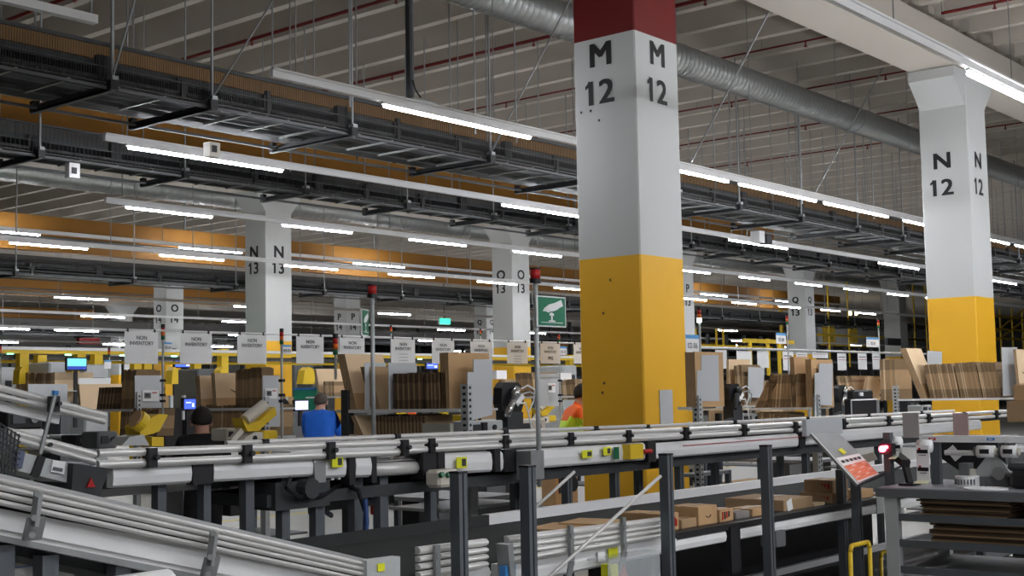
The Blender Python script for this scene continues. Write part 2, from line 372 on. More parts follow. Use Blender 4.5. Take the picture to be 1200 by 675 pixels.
def ochre(y, z1, z0, x0, x1, label):
    o = thing('ochre_girder', label, 'girder', (x0, y, z0))
    zm = z0+(z1-z0)*.42
    MB().box(x0, x1, y, y+.3, zm, z1, OCH).build('upper_band', o)
    MB().box(x0, x1, y+.12, y+.34, z0, zm, OCH).build('lower_band', o)
    MB().box(x0, x1, y+.06, y+.1, zm-.06, zm-.01, MID).build('ledge', o)
    x = x0+1
    while x < x1:
        MB().box(x, x+.04, y+.1, y+.14, z1, ZR, STEEL).build('hanger_strap', o); x += 7
ochre(18.2, 6.35, 5.61, 7, 34, 'ochre yellow girder seen under the caged conveyor, behind the second track')
ochre(28.6, 6.22, 5.38, 13, 60, 'long ochre girder crossing behind columns N13 and O13')
ochre(44.0, oB(0, 324, 44).z, oB(0, 344, 44).z, 20, 36.5, 'ochre girder crossing behind column O14')
ochre(58, oB(0, 359, 58).z, oB(0, 371, 58).z, 26, 37, 'short ochre girder far off over the yellow railing')
ochre(50, 5.25, 4.6, 62, 84, 'brownish ochre girder beyond column Q13')
# ================================================================ OVERHEAD CONVEYORS
def overhead(y0, y1, z, x0, x1, hz, label, step=2.37, xs=None, wires=.028, rods=.016, lod=0, stripes=True, braces=()):
    o = thing('overhead_conveyor', label, 'overhead conveyor', (x0, y0, z))
    q = MB()
    for y in (y0, y1): q.box(x0, x1, y-.015, y+.015, z, z+.03, MID)
    q.each('side_rail', o)
    MB().box(x0, x1, y0+.02, y1-.02, z+.10, z+.13, DARK).build('deck', o)
    q = MB()
    for f in (.3, .62): q.box(x0, x1, y0+(y1-y0)*f-.015, y0+(y1-y0)*f+.015, z+.04, z+.09, MID)
    x = x0
    while x < min(x1, 45):
        q.box(x, x+.03, y0, y0+(y1-y0)*.62, z+.02, z+.045, STEEL); x += .55+.2*lod
    q.build('ladder_tray', o)
    # caged mesh side on the near edge
    q = MB(); top = z+hz
    for zz in (z+.06, z+hz*.5, top): q.box(x0, x1, y0-.006, y0+.006, zz-.006, zz+.006, WMESH)
    x = x0
    while x < x1:
        q.box(x-.0025, x+.0025, y0-.003, y0+.003, z+.05, top, WMESH); x += wires*(1+max(0, x-15)/12)
    q.box(x0, x1, y0-.012, y0+.012, top-.012, top+.012, DARK)
    q.build('wire_cage', o)
    # far side panelling: grey with brown belts
    q = MB(); q.box(x0, x1, y1-.02, y1, z+.1, z+hz*(2.0 if stripes else 1.5), mat('dull_grey_panel', (.075, .07, .065), .8, var=.3, scale=3)); q.build('rear_panel', o)
    if stripes:
        q = MB(); q.box(x0, x1, y1-.06, y1-.02, z+hz*1.0, z+hz*1.3, BRN).box(x0, x1, y1-.06, y1-.02, z+hz*1.5, z+hz*1.85, BRN).box(x0, x1, y1-.05, y1-.02, z+hz*.45, z+hz*.55, BRN).box(x0, x1, y1-.05, y1-.02, z+hz*.66, z+hz*.78, BRN).build('brown_belt', o)
    q = MB(); q.box(x0, x1, y0+.1, y1-.1, z+.22, z+.3, DARK); q.build('carry_belt', o)
    x = x0+.4; k = 0
    while x < min(x1, 50):
        q = MB()
        if k % 3: q.box(x, x+.05, y0+.0, y0+.05, z+.05, z+hz*(.75 if k % 2 else .55), BLACK).box(x-.03, x+.09, y0+.02, y0+.06, z+.1, z+.28, BLACK)
        else: q.box(x, x+.16, y0+.02, y0+.1, z+.12, z+.34, BLACK)
        q.build('bracket', o); x += .95+.35*random.random()+.3*lod; k += 1
    if xs is None:
        xs = []; x = x0+.5
        while x < x1: xs.append(x); x += step
    for i, x in enumerate(xs):
        q = MB(); q.box(x-.02, x+.03, y0-.08, y1+.12, z-.03, z, MID).box(x-.02, x-.01, y0-.08, y1+.12, z-.02, z+.05, DARK).box(x+.02, x+.03, y0-.08, y1+.12, z-.02, z+.05, DARK); q.build('cross_channel', o)
        q = MB(); q.box(x-.04, x+.05, y0-.1, y0-.03, z-.02, z+.08, BLACK).box(x-.03, x+.04, y0-.11, y0-.02, z+.08, z+.12, STEEL).box(x-.03, x+.04, y1+.05, y1+.12, z-.02, z+.1, BLACK); q.each('clamp', o)
        q = MB(); q.tube((x, y0-.06, z+.1), (x, y0-.06, ZR), rods*(1.3 if i < 2 else 1), STEEL, 6); q.build('hanger_rod', o)
        q = MB(); q.tube((x, y1+.08, z+.05), (x, y1+.08, ZR), rods*.8, STEEL, 5); q.build('hanger_rod', o)
    for (x, px) in braces:
        a = Vector((x, y0-.06, z+.1)); b = oA(px, 0, x); d = (b-a); b = a+d*((ZR-a.z)/d.z)
        q = MB(); q.tube(a, b, rods*.75, STEEL, 6); q.build('brace', o)
    return o
xs1 = [4.9, 7.25, 8.46, 10.49, 12.99, 15.3, 17.6, 19.53, 21.8, 24.2, 26.4, 28.8, 31.2, 33.6, 36, 38.4, 40.8, 43.2, 45.6]
o1 = overhead(11.15, 12.45, 4.79, 3.5, 56, .44, 'caged dark overhead conveyor, frontmost, with a row of cross channels beneath', xs=xs1, braces=[(8.46, 320), (7.25, 158), (12.99, 668)])
q = MB().box(9.35, 9.5, 12.3, 12.42, 4.55, 4.72, CREAM).box(9.38, 9.45, 12.29, 12.31, 4.6, 4.68, BLACK); q.build('junction_box', o1, label='pale box with a black dial')
q = MB().box(22.4, 22.6, 12.3, 12.5, 4.55, 4.78, PAPER).box(22.7, 22.9, 12.3, 12.5, 4.55, 4.74, BLACK); q.build('junction_box', o1, label='white junction box under the tray')
for (x, yy) in [(11.9, 11.0), (13.8, 11.0), (15.1, 11.1), (17.0, 11.1)]:
    pass
o2 = overhead(14.95, 15.8, 4.8, 6, 58, .42, 'second caged overhead conveyor back, hanging behind the second track', step=2.2, wires=.06, rods=.013, stripes=False)
q = MB().box(9.0, 9.15, 14.7, 14.8, 4.55, 4.74, PAPER).box(9.03, 9.1, 14.69, 14.7, 4.6, 4.68, BLACK); q.build('junction_box', o2, label='white box with a black dial')
o3 = overhead(25.6, 26.4, 4.42, 11, 62, .36, 'third overhead conveyor, a dark band behind column N13', step=2.9, wires=.12, rods=.014, lod=2, stripes=False)
o4 = overhead(48, 49.2, 4.45, 22, 56, .5, 'distant dark overhead conveyor low behind column O14', step=4, wires=.3, rods=.014, lod=3, stripes=False)
# grey pipes below the ochre girder
for (y, z, r, lb) in [(16.9, 5.36, .05, 'grey pipe running under the nearer ochre girder'), (16.4, 5.12, .04, 'thin grey pipe below the nearer ochre girder')]:
    tag(MB().tube((7, y, z), (50, y, z), r, FRAMEG, 8).build('service_pipe', smooth=True), lb, 'pipe')
# loose diagonal stays from the ceiling
def stay(a, px, py, x2, r, label):
    b = oA(px, py, x2); tag(MB().tube(a, b, r, STEEL, 6).build('diagonal_stay'), label, 'stay')
stay(oB(810, 190, 9.6), 908, 0, oB(810, 190, 9.6).x+.2, .014, 'long slanting steel stay just past column M12')
stay(oB(955, 226, 10.9), 1050, 52, oB(955, 226, 10.9).x+.2, .014, 'long slanting steel stay between columns M12 and N12')
stay(oB(1190, 170, 12), 1200, 150, oB(1190, 170, 12).x, .01, 'short slanting stay past column N12')
# ceiling drop rods seen against the ribs
rodpx = [(410, 0, 105), (418, 60, 108), (340, 30, 98), (571, 0, 140), (605, 0, 150), (632, 0, 155), (498, 0, 125), (528, 85, 130), (557, 80, 135), (868, 0, 210), (873, 110, 212), (935, 60, 228), (940, 135, 228), (967, 140, 238), (990, 20, 240), (1015, 120, 246), (1024, 130, 246), (1048, 140, 252), (1052, 160, 254), (838, 170, 208), (1177, 190, 260), (1187, 160, 265), (855, 60, 206), (905, 130, 220), (1005, 90, 243)]
for k, (px, a, b) in enumerate(rodpx):
    y = [10.4, 12.9, 14, 11.9][k % 4]; p = oB(px, b, y)
    tag(MB().tube((p.x, y, 4.9), (p.x, y, ZR), .012, STEEL, 5).build('drop_rod'), 'thin steel rod dropping from the ceiling ribs behind the long track', 'rod', 'rods dropping behind the long track')
# ================================================================ MAIN FRONT CONVEYORS
def rounded_panel(mb, x0, z0, x1, z1, y, h, t, m, n=4):
    """side skirt of height h whose face bulges slightly, from (x0,z0 bottom) to (x1,z1 bottom)"""
    pr = [(0, 0), (-t, h*.12), (-t*1.35, h*.5), (-t, h*.88), (0, h)]
    A = [(x0, y+a, z0+b) for a, b in pr]; B = [(x1, y+a, z1+b) for a, b in pr]
    A.append((x0, y+.03, z0+h)); A.append((x0, y+.03, z0)); B.append((x1, y+.03, z1+h)); B.append((x1, y+.03, z1))
    k = len(A)
    mb.add(A+B, [(i, (i+1) % k, k+(i+1) % k, k+i) for i in range(k)]+[tuple(range(k-1, -1, -1)), tuple(range(k, 2*k))], m)
def rprof(mb, p, q, h, m):
    """rounded guard profile: a bulged C section"""
    p, q = Vector(p), Vector(q); pr = [(.012, .5), (-.004, .5), (-.013, .22), (-.015, 0), (-.013, -.22), (-.004, -.5), (.012, -.5)]
    A = [p+Vector((0, a, b*h)) for a, b in pr]+[q+Vector((0, a, b*h)) for a, b in pr]; n = len(pr)
    mb.add(A, [(i, (i+1) % n, n+(i+1) % n, n+i) for i in range(n)]+[tuple(range(n-1, -1, -1)), tuple(range(n, 2*n))], m)
def rail(mb, x0, z0, x1, z1, y, w=.03, h=.032, m=None):
    rprof(mb, (x0, y, z0), (x1, y, z1), h, m or ALU)
def clampb(mb, x, y, z, s=1.):
    mb.box(x-.022*s, x+.022*s, y-.035*s, y+.015, z-.045*s, z+.04*s, BLACK)
    mb.tube((x+.012*s, y-.035*s, z), (x+.012*s, y-.055*s, z), .012*s, DARK, 8)
# ---- C1 long upper conveyor
Y1 = 4.9
c1 = thing('roller_conveyor', 'long upper conveyor with white side skirts crossing in front of column M12', 'conveyor', (3.2, Y1, 0))
def XC(px): return oB(px, 540, Y1).x
q = MB()
for (a, b, z0, z1, h) in [(130, 222, 1.335, 1.331, .09), (248, 364, 1.328, 1.318, .098), (377, 403, 1.305, 1.30, .11), (505, 508, 1.27, 1.27, .115), (517, 574, 1.27, 1.262, .115), (582, 587, 1.262, 1.26, .115), (601, 754, 1.258, 1.25, .115), (765, 934, 1.25, 1.245, .105), (943, 1150, 1.25, 1.25, .1)]:
    rounded_panel(q, XC(a), z0, XC(b), z1, Y1, h, .015, ALUW)
q.each('side_skirt', c1)
q = MB(); q.box(XC(223), XC(247), Y1-.022, Y1+.03, 1.322, 1.428, BLACK).box(XC(587), XC(601), Y1-.03, Y1+.03, 1.255, 1.385, BLACK).box(XC(755), XC(764), Y1-.035, Y1+.03, 1.235, 1.375, BLACK).box(XC(935), XC(942), Y1-.02, Y1+.03, 1.24, 1.355, BLACK); q.each('joint_cover', c1)
q = MB(); q.box(XC(364), XC(377), Y1-.03, Y1+.02, 1.285, 1.42, STEEL); q.build('splice_plate', c1)
q = MB(); rounded_panel(q, XC(412), 1.295, XC(430), 1.29, Y1-.01, .115, .02, ALUW); q.build('motor_cover', c1)
q = MB()
for a, b in [(404, 411), (430, 436), (508, 516), (575, 581)]: q.box(XC(a), XC(b), Y1-.035, Y1+.03, 1.262, 1.405, BLACK)
q.each('black_band', c1)
q = MB(); q.box(XC(489), XC(504), Y1-.045, Y1+.05, 1.255, 1.40, BLACK); q.build('end_cap', c1)
q = MB(); q.tube((XC(436), Y1-.0, 1.388), (XC(489), Y1-.0, 1.382), .024, CHROME, 12).tube((XC(436), Y1+.02, 1.325), (XC(489), Y1+.02, 1.318), .036, ALU, 12)
q.each('chrome_roller', c1, smooth=True)
q = MB()
for (px0, py0, px1, py1) in [(389, 535, 402, 547), (535, 536, 547, 548), (682, 528, 694, 536), (707, 524, 716, 533)]:
    a, b = oB(px0, py0, Y1-.045), oB(px1, py1, Y1-.045); q.box(a.x, b.x, Y1-.047, Y1-.043, b.z, a.z, STICK); q.box((a.x+b.x)/2, b.x-.01, Y1-.049, Y1-.047, b.z+.01, a.z-.01, DARK)
q.build('warning_sticker', c1, label='yellow warning stickers')
q = MB(); a, b = oB(717, 524, Y1-.03), oB(723, 538, Y1-.03); q.box(a.x, b.x, Y1-.048, Y1-.044, b.z, a.z, GRP); q.build('green_sticker', c1)
q = MB(); a, b = oB(736, 521, Y1-.06), oB(752, 537, Y1-.06); q.box(a.x, b.x, Y1-.075, Y1-.01, b.z, a.z, YMET); q.build('push_button_box', c1, label='yellow box of the pull-cord switch')
q = MB(); a = oB(757, 529, Y1-.06); q.tube((a.x-.03, Y1-.06, a.z), (a.x+.06, Y1-.06, a.z), .016, REDP, 8); q.build('red_knob', c1)
q = MB(); q.box(7.4, 7.5, Y1-.03, Y1+.03, 1.2, 1.25, BLACK); q.build('cable_gland', c1)
q = MB(); q.tube((7.7, Y1-.025, 1.325), (9.6, Y1-.025, 1.322), .003, LRED if 0 else REDP, 4); q.build('pull_cord', c1, label='thin red pull cord')
# guard rails (pairs of aluminium profiles on clamps)
def guard(parent, x0, z0, x1, z1, y, n=2, dz=.042, cl=1.1, s=1.):
    q = MB()
    for i in range(n): rail(q, x0, z0-i*dz, x1, z1-i*dz, y, .034, dz*.74)
    q.each('guard_rail', parent)
    x = x0+.25
    while x < x1:
        t = (x-x0)/(x1-x0); q = MB(); clampb(q, x, y, z0+(z1-z0)*t-(n-1)*dz/2, s); q.build('rail_clamp', parent); x += cl
guard(c1, 3.12, 1.487, 4.95, 1.458, Y1-.04, 2, .048, .52)
guard(c1, 4.9, 1.462, 7.6, 1.437, Y1-.03, 2, .046, .62, .9)
guard(c1, 7.45, 1.437, 9.7, 1.425, Y1-.03, 2, .046, .8)
guard(c1, 9.9, 1.43, 14.5, 1.42, Y1-.03, 2, .045, .9)
guard(c1, 4.3, 1.475, 8.2, 1.445, 5.52, 2, .035, 1.0, .8)
guard(c1, 8.0, 1.44, 14.4, 1.425, 5.55, 2, .035, 1.3, .8)
MB().box(4.55, 7.3, 5.3, 5.46, 1.405, 1.425, ALUW).build('cover_plate', c1, label='pale flat cover plate')
# rollers/belt surface
q = MB(); q.box(3.2, 14.6, Y1+.03, 5.5, 1.33, 1.37, BELT); q.build('belt', c1)
q = MB(); q.box(3.2, 14.6, 5.5, 5.53, 1.25, 1.40, ALUW); q.build('rear_skirt', c1)
q = MB(); q.box(4.1, 12, Y1+.05, 5.5, 1.18, 1.24, DARK); q.build('underframe', c1)
q = MB(); a = oB(505, 551, Y1-.1); b = oB(530, 569, Y1-.1)
q.bev(a.x, b.x, Y1-.16, Y1-.05, b.z, a.z, .015, CREAM); cbx = q.build('control_box', c1, label='small white control box')
q = MB()
for px in (516, 524):
    p = oB(px, 557, Y1-.16); q.tube(p, p+Vector((0, -.02, .006)), .016, GRP, 10)
q.each('push_button', cbx)
# grey flat bracket with slots at px 940-1000
q = MB(); a, b = oB(942, 492, Y1-.06), oB(985, 508, Y1-.06); q.box(a.x, b.x, Y1-.08, Y1-.04, b.z, a.z, PANEL); q.build('slotted_plate', c1)
# legs of C1
for (px, w) in [(187, .045), (240, .04), (290, .05), (332, .05), (372, .06), (417, .06), (447, .06), (505, .05)]:
    p = oB(px, 570, Y1+.08)
    q = MB(); q.box(p.x-w/2, p.x+w/2, Y1+.06, Y1+.11, 0, 1.33, POST).box(p.x-w/2-.03, p.x+w/2+.03, Y1+.03, Y1+.14, 0, .012, POST); q.build('leg', c1)
for px in (603, 664, 720, 748, 796, 838, 893, 915, 945, 990, 1030):
    p = oB(px, 560, Y1+.1+.45*(px in (748, 838, 915, 603)))
    q = MB(); q.box(p.x-.025, p.x+.025, p.y-.025, p.y+.025, 0, 1.25, POST).box(p.x-.005, p.x+.005, p.y-.027, p.y-.02, .02, 1.24, DARK); q.build('leg', c1)
q = MB()
for z in (.12, .55): q.box(4.4, 7.9, 5.2, 5.24, z, z+.05, POST)
q.each('cross_brace', c1)
# gearbox and drive cluster under the joint
q = MB(); a, b = oB(318, 566, Y1+.05), oB(382, 592, Y1+.05)
q.box(a.x, b.x, Y1+.02, Y1+.3, b.z, a.z, DARK); q.tube(((a.x+b.x)/2, Y1-.05, (a.z+b.z)/2+.03), ((a.x+b.x)/2, Y1+.05, (a.z+b.z)/2+.03), .05, DARK, 12); q.build('gearbox', c1)
q = MB(); a, b = oB(383, 568, Y1+.3), oB(462, 590, Y1+.3); q.box(a.x, b.x, Y1+.3, Y1+.33, b.z, a.z, MID)
for px in (392, 399, 406, 434, 441, 448):
    p = oB(px, 579, Y1+.29); q.box(p.x-.006, p.x+.006, Y1+.285, Y1+.3, p.z-.03, p.z+.01, BLACK)
q.build('slotted_channel', c1)
q = MB(); q.path([oB(340, 560, Y1), oB(336, 572, Y1-.02), oB(350, 582, Y1-.03), oB(380, 580, Y1), oB(400, 566, Y1+.1), oB(420, 575, Y1), oB(428, 600, Y1), oB(427, 640, Y1)], .012, BLACK); q.build('cable', c1)
q = MB(); q.path([oB(428, 585, Y1-.02), oB(430, 612, Y1-.02), oB(427, 640, Y1-.02)], .014, mat('blue_cable', (.03, .07, .2), .5)); q.build('cable', c1, label='blue cable hanging by the leg')
# ---- upper inclined infeed at the far left
cU = thing('inclined_conveyor', 'short inclined conveyor sloping down into the long upper conveyor', 'conveyor', (2.5, Y1, 0))
q = MB()
def px_bar(q, a, b, y, w, h, m): rprof(q, oB(*a, y), oB(*b, y), h, m)
px_bar(q, (-20, 449), (123, 487), Y1-.04, .04, .026, ALU); px_bar(q, (-20, 459), (122, 494), Y1-.04, .04, .024, ALU)
px_bar(q, (8, 505), (112, 533), Y1-.1, .04, .03, ALU); px_bar(q, (14, 514), (110, 541), Y1-.1, .04, .026, ALU)
q.each('guard_rail', cU)
q = MB(); a, b, c3, d = oB(-10, 467, Y1), oB(71, 486, Y1), oB(69, 497, Y1), oB(-10, 479, Y1)
q.prism([a, b, c3, d], (0, .03, 0), ALUW); q.build('side_skirt', cU)
q = MB()
for px, py in [(62, 473), (51, 521)]:
    p = oB(px, py, Y1-.08); clampb(q, p.x, p.y, p.z, .75)
q.each('rail_clamp', cU, per=2)
q = MB(); q.tube(oB(65, 461, Y1-.12), oB(47, 532, Y1-.12), .009, STEEL, 6); q.tube(oB(65, 458, Y1-.12), oB(64.5, 463, Y1-.12), .014, BLUE, 6); q.build('adjusting_rod', cU)
q = MB(); q.prism([oB(18, 528, Y1-.12), oB(84, 544, Y1-.12), oB(80, 566, Y1-.12), oB(14, 550, Y1-.12)], (0, .2, 0), FRAMEG); q.build('motor_housing', cU)
q = MB(); q.prism([oB(46, 534, Y1-.135), oB(54, 536, Y1-.135), oB(46, 560, Y1-.135), oB(37, 557, Y1-.135)], (0, .02, 0), BLACK); q.build('black_band', cU)
q = MB(); q.prism([oB(20, 527, Y1-.135), oB(30, 529, Y1-.135), oB(26, 549, Y1-.135), oB(17, 547, Y1-.135)], (0, .02, 0), mat('blue_grey_cap', (.10, .12, .2), .5)); q.build('end_cap', cU)
q = MB(); q.prism([oB(62, 539, Y1-.13), oB(77, 541, Y1-.13), oB(75, 556, Y1-.13), oB(60, 553, Y1-.13)], (0, .01, 0), PAPER); q.prism([oB(63, 547, Y1-.134), oB(74, 549, Y1-.134), oB(73, 553, Y1-.134), oB(62, 551, Y1-.134)], (0, .01, 0), MID); q.build('data_label', cU)
q = MB(); q.prism([oB(86, 543, Y1-.16), oB(128, 549, Y1-.16), oB(116, 583, Y1-.16), oB(84, 575, Y1-.16)], (0, .25, 0), DARK); q.build('drive_cover', cU)
q = MB(); q.prism([oB(107, 560, Y1-.17), oB(112, 571, Y1-.17), oB(102, 571, Y1-.17)], (0, .008, 0), REDP); q.build('warning_triangle', cU, label='red warning triangle')
q = MB(); q.box(oB(0, 600, Y1+.1).x, oB(0, 600, Y1+.1).x+.03, Y1+.1, Y1+.15, 0, 1.6, POST); q.box(oB(95, 600, Y1+.2).x, oB(95, 600, Y1+.2).x+.04, Y1+.2, Y1+.25, 0, 1.35, POST); q.each('leg', cU)
# wire-mesh cage at the left edge
q = MB()
for i in range(9):
    a, b = oB(-6, 492+i*7.2, Y1-.2), oB(24-max(0, i-4)*2.2, 512+i*6.6, Y1-.2); q.tube(a, b, .0035, DARK, 4)
for i in range(7):
    a, b = oB(-4+i*4.4, 494+i*2.4, Y1-.2), oB(-6+i*3.8, 556+i*1.2, Y1-.2); q.tube(a, b, .0035, DARK, 4)
tag(q.build('wire_basket'), 'dark wire mesh guard beside the inclined conveyor', 'mesh guard')
# white curved chute end peeking behind
q = MB(); q.prism([oB(12, 504, 5.3), oB(50, 503, 5.3), oB(60, 514, 5.3), oB(62, 522, 5.3)], (0, .4, 0), PAPER)
tag(q.build('white_chute'), 'white plastic chute edge behind the inclined rails', 'chute')
# ---- C2 near lower belt conveyor
Y2 = 3.3
c2 = thing('belt_conveyor', 'near lower belt conveyor carrying small parcels between the grey posts', 'conveyor', (2.9, Y2, 0))
q = MB(); q.box(2.75, 16, Y2+.05, 4.32, 1.02, 1.05, BELT); q.build('belt', c2)
q = MB(); q.box(4.98, 16, Y2-.02, Y2+.05, 1.026, 1.054, BLACK); q.build('belt_edge', c2)
q = MB(); rounded_panel(q, 3.47, .955, 3.8, .955, Y2, .1, .014, ALUW); rounded_panel(q, 3.86, .96, 4.98, .968, Y2, .09, .014, ALUW); rounded_panel(q, 4.98, .968, 5.55, .968, Y2, .058, .014, ALUW); rounded_panel(q, 5.66, .966, 7.25, .966, Y2, .06, .014, ALUW); rounded_panel(q, 7.4, .966, 14, .966, Y2, .06, .014, ALUW)
q.each('side_skirt', c2)
q = MB(); q.box(5.57, 5.66, Y2-.03, Y2+.03, .82, 1.04, BLACK); q.box(7.25, 7.4, Y2-.025, Y2+.02, .965, 1.06, FRAMEG); q.each('joint_cover', c2)
q = MB(); q.box(6.0, 6.1, Y2-.04, Y2+.05, .9, .98, MID); q.build('underframe', c2)
q = MB()
for i, (z0, z1) in enumerate([(1.155, 1.128), (1.125, 1.105), (1.098, 1.085), (1.07, 1.064)]):
    for (xa, xb) in [(3.37, 3.74), (3.86, 4.98)]:
        t0, t1 = (xa-3.37)/1.62, (xb-3.37)/1.62
        rail(q, xa, z0+(z1-z0)*t0, xb, z0+(z1-z0)*t1, Y2-.05, .035, .019 if i else .026)
q.each('guard_rail', c2)
def bracket2(par, x, z, y=Y2, h=.2):
    q = MB(); q.box(x-.012, x+.012, y-.085, y-.07, z-.02, z+.14, STEEL); q.bar((x, y-.08, z), (x-.02, y-.06, z-.13), .035, .02, STEEL); q.tube((x, y-.09, z+.1), (x, y-.07, z+.1), .012, STEEL, 8); q.tube((x, y-.09, z+.02), (x, y-.07, z+.02), .012, STEEL, 8); q.build('hinge_bracket', par)
for x in (3.44, 4.23, 5.22-.1 if 0 else 4.6): bracket2(c2, x, 1.03)
q = MB(); q.bar((3.80, Y2-.09, 1.14), (3.82, Y2-.09, .93), .06, .03, STEEL); q.box(3.78, 3.84, Y2-.11, Y2-.08, 1.0, 1.06, BLUE); q.build('splice_plate', c2)
q = MB(); q.prism([oB(430, 657, Y2-.07), oB(469, 652, Y2-.07), oB(469, 700, Y2-.07), oB(430, 700, Y2-.07)], (0, .04, 0), FRAMEG); q.build('corner_plate', c2)
q = MB(); q.prism([oB(443, 661, Y2-.075), oB(451, 660, Y2-.075), oB(451, 669, Y2-.075), oB(443, 670, Y2-.075)], (0, .006, 0), STICK); q.build('warning_sticker', c2)
q = MB()
for (a0, b0, a1, b1) in [(713, 643, 724, 652), (782, 0, 0, 0)][:1]:
    a, b = oB(a0, b0, Y2-.03), oB(a1, b1, Y2-.03); q.box(a.x, b.x, Y2-.032, Y2-.028, b.z, a.z, STICK)
q.build('warning_sticker', c2)
q = MB(); a, b = oB(701, 647, Y2-.03), oB(709, 657, Y2-.03); q.box(a.x, b.x, Y2-.03, Y2-.026, b.z, a.z, PAPER); a, b = oB(787, 632, Y2-.03), oB(793, 641, Y2-.03); q.box(a.x, b.x, Y2-.03, Y2-.026, b.z, a.z, PAPER); q.each('data_label', c2)
q = MB(); a, b = oB(706, 656, Y2-.1), oB(768, 700, Y2-.1); q.box(a.x, b.x, Y2-.13, Y2-.125, b.z, a.z-.01, CLEAR).box(a.x, b.x, Y2-.13, Y2-.02, a.z-.01, a.z, CLEAR); q.build('clear_cover', c2, label='clear plastic cover')
q = MB(); a, b = oB(711, 662, Y2-.08), oB(720, 675, Y2-.08); q.box(a.x, b.x, Y2-.1, Y2-.05, b.z, a.z, STICK); a = oB(729, 670, Y2-.08); q.prism([oB(732, 662, Y2-.1), oB(736, 675, Y2-.1), oB(728, 675, Y2-.1)], (0, .01, 0), REDP); q.box(a.x-.25, a.x+.2, Y2-.05, Y2+.1, .6, .87, DARK); q.build('drive_unit', c2)
# rear edge rail of C2
q = MB(); q.box(5.0, 16, 4.32, 4.37, 1.05, 1.10, ALUW).box(2.75, 5.0, 4.32, 4.35, 1.0, 1.10, BELT); q.build('rear_rail', c2)
q = MB()
for x in (3.9, 5.05, 7.1, 9.2, 11.3):
    for y in (Y2+.1, 4.25): q.box(x-.025, x+.025, y-.025, y+.025, 0, 1.0, DARK)
    q.box(x-.02, x+.02, Y2+.1, 4.25, .2, .25, DARK)
q.each('leg', c2)
# lower inclined part at the left foreground
cL = thing('inclined_conveyor', 'broad inclined conveyor with three guard rails and white skirt in the near corner', 'conveyor', (1.8, Y2, 0))
def zi(px, py): return oB(px, py, Y2)
q = MB()
P0, P1 = oB(-25, 549, Y2), oB(429, 655, Y2)
q.prism([P0, P1, P1+Vector((0, .02, -.03)), P0+Vector((0, .02, -.03))], (0, .035, 0), ALUW)
q.build('top_flange', cL, label='pale top flange')
q = MB()
for (a0, b0) in [(563, 662), (571, 668), (580, 674), (589, 681)]:
    rprof(q, oB(-25, a0-5.8, Y2-.04), oB(430, b0, Y2-.04), .0155, ALU)
q.each('guard_rail', cL)
q = MB(); a, b, c3, d = oB(-25, 591, Y2), oB(430, 679, Y2), oB(430, 712, Y2), oB(-25, 622, Y2)
q.prism([a, b, c3, d], (0, .03, 0), ALUW); q.prism([a+Vector((0, -.012, -.015)), b+Vector((0, -.012, -.015)), c3+Vector((0, -.012, .015)), d+Vector((0, -.012, .015))], (0, .012, 0), ALUW); q.build('side_skirt', cL)
q = MB(); q.prism([oB(-25, 622, Y2), oB(430, 712, Y2), oB(430, 722, Y2), oB(-25, 629, Y2)], (0, .04, 0), STEEL); q.prism([oB(-25, 630, Y2+.1), oB(430, 724, Y2+.1), oB(430, 736, Y2+.1), oB(-25, 642, Y2+.1)], (0, .5, 0), DARK); q.build('underframe', cL)
q = MB(); q.prism([P0+Vector((0, .05, -.03)), P1+Vector((0, .05, -.03)), P1+Vector((0, .05, -.06)), P0+Vector((0, .05, -.06))], (0, .6, 0), BELT); q.build('belt', cL)
q = MB()
for (px, t0) in [(3, 638), (55, 650), (140, 662)]:
    p = oB(px, t0, Y2+.05); q.box(p.x-.025, p.x+.025, p.y-.02, p.y+.03, 0, p.z, POST)
q.each('leg', cL)
for (px, py) in [(44, 579), (250, 625)]:
    q = MB(); q.bar(oB(px+1, py-2, Y2-.08), oB(px-4, py+38, Y2-.08), .028, .012, STEEL); q.bar(oB(px-1, py+28, Y2-.075), oB(px-7, py+53, Y2-.05), .05, .015, STEEL)
    for k in (0, 28, 48): q.tube(oB(px-k*.13, py+k, Y2-.1), oB(px-k*.13, py+k, Y2-.07), .009, STEEL, 8)
    q.build('hinge_bracket', cL)
q = MB(); p = oB(163, 671, 3.0); q.tube((p.x-.09, 3.0, p.z-.05), (p.x+.09, 3.0, p.z-.05), .05, PAPER, 16); tag(q.build('white_bollard_cap', smooth=True), 'rounded white plastic end poking up below the inclined conveyor', 'plastic cap')
# posts in front
pd = ['first post, beside the white control box', 'second post, at the foot of the beacon pole', 'third post, where the long diagonal rod starts', 'fourth post, beside the large parcel']
for k, (px, py) in enumerate([(537, 550), (618, 543), (780, 530), (897, 520)]):
    p = oB(px, py, 3.18); o = thing('support_post', 'grey slotted upright, '+pd[k], 'post', (p.x, 3.18, 0))
    q = MB(); x, y = p.x, 3.18
    q.box(x-.0225, x-.004, y-.0225, y+.0225, 0, 1.42, POST).box(x+.004, x+.0225, y-.0225, y+.0225, 0, 1.42, POST).box(x-.004, x+.004, y-.014, y+.014, 0, 1.418, DARK); q.build('profile', o)
    MB().box(x-.024, x+.024, y-.024, y+.024, 1.42, 1.428, BLACK).build('end_cap', o)
    MB().box(x-.05, x+.05, y-.05, y+.05, 0, .012, STEEL).build('foot_plate', o)
tag(MB().tube(oB(774, 558, 3.15), oB(625, 693, 3.15), .0075, ALU, 8).build('diagonal_rod', smooth=True), 'bright long rod slanting down from the third grey post', 'rod')
tag(MB().tube(oB(673, 553, 4.5), oB(624, 598, 4.5), .009, ALU, 8).build('diagonal_rod', smooth=True), 'short bright rod slanting behind the second grey post', 'rod')
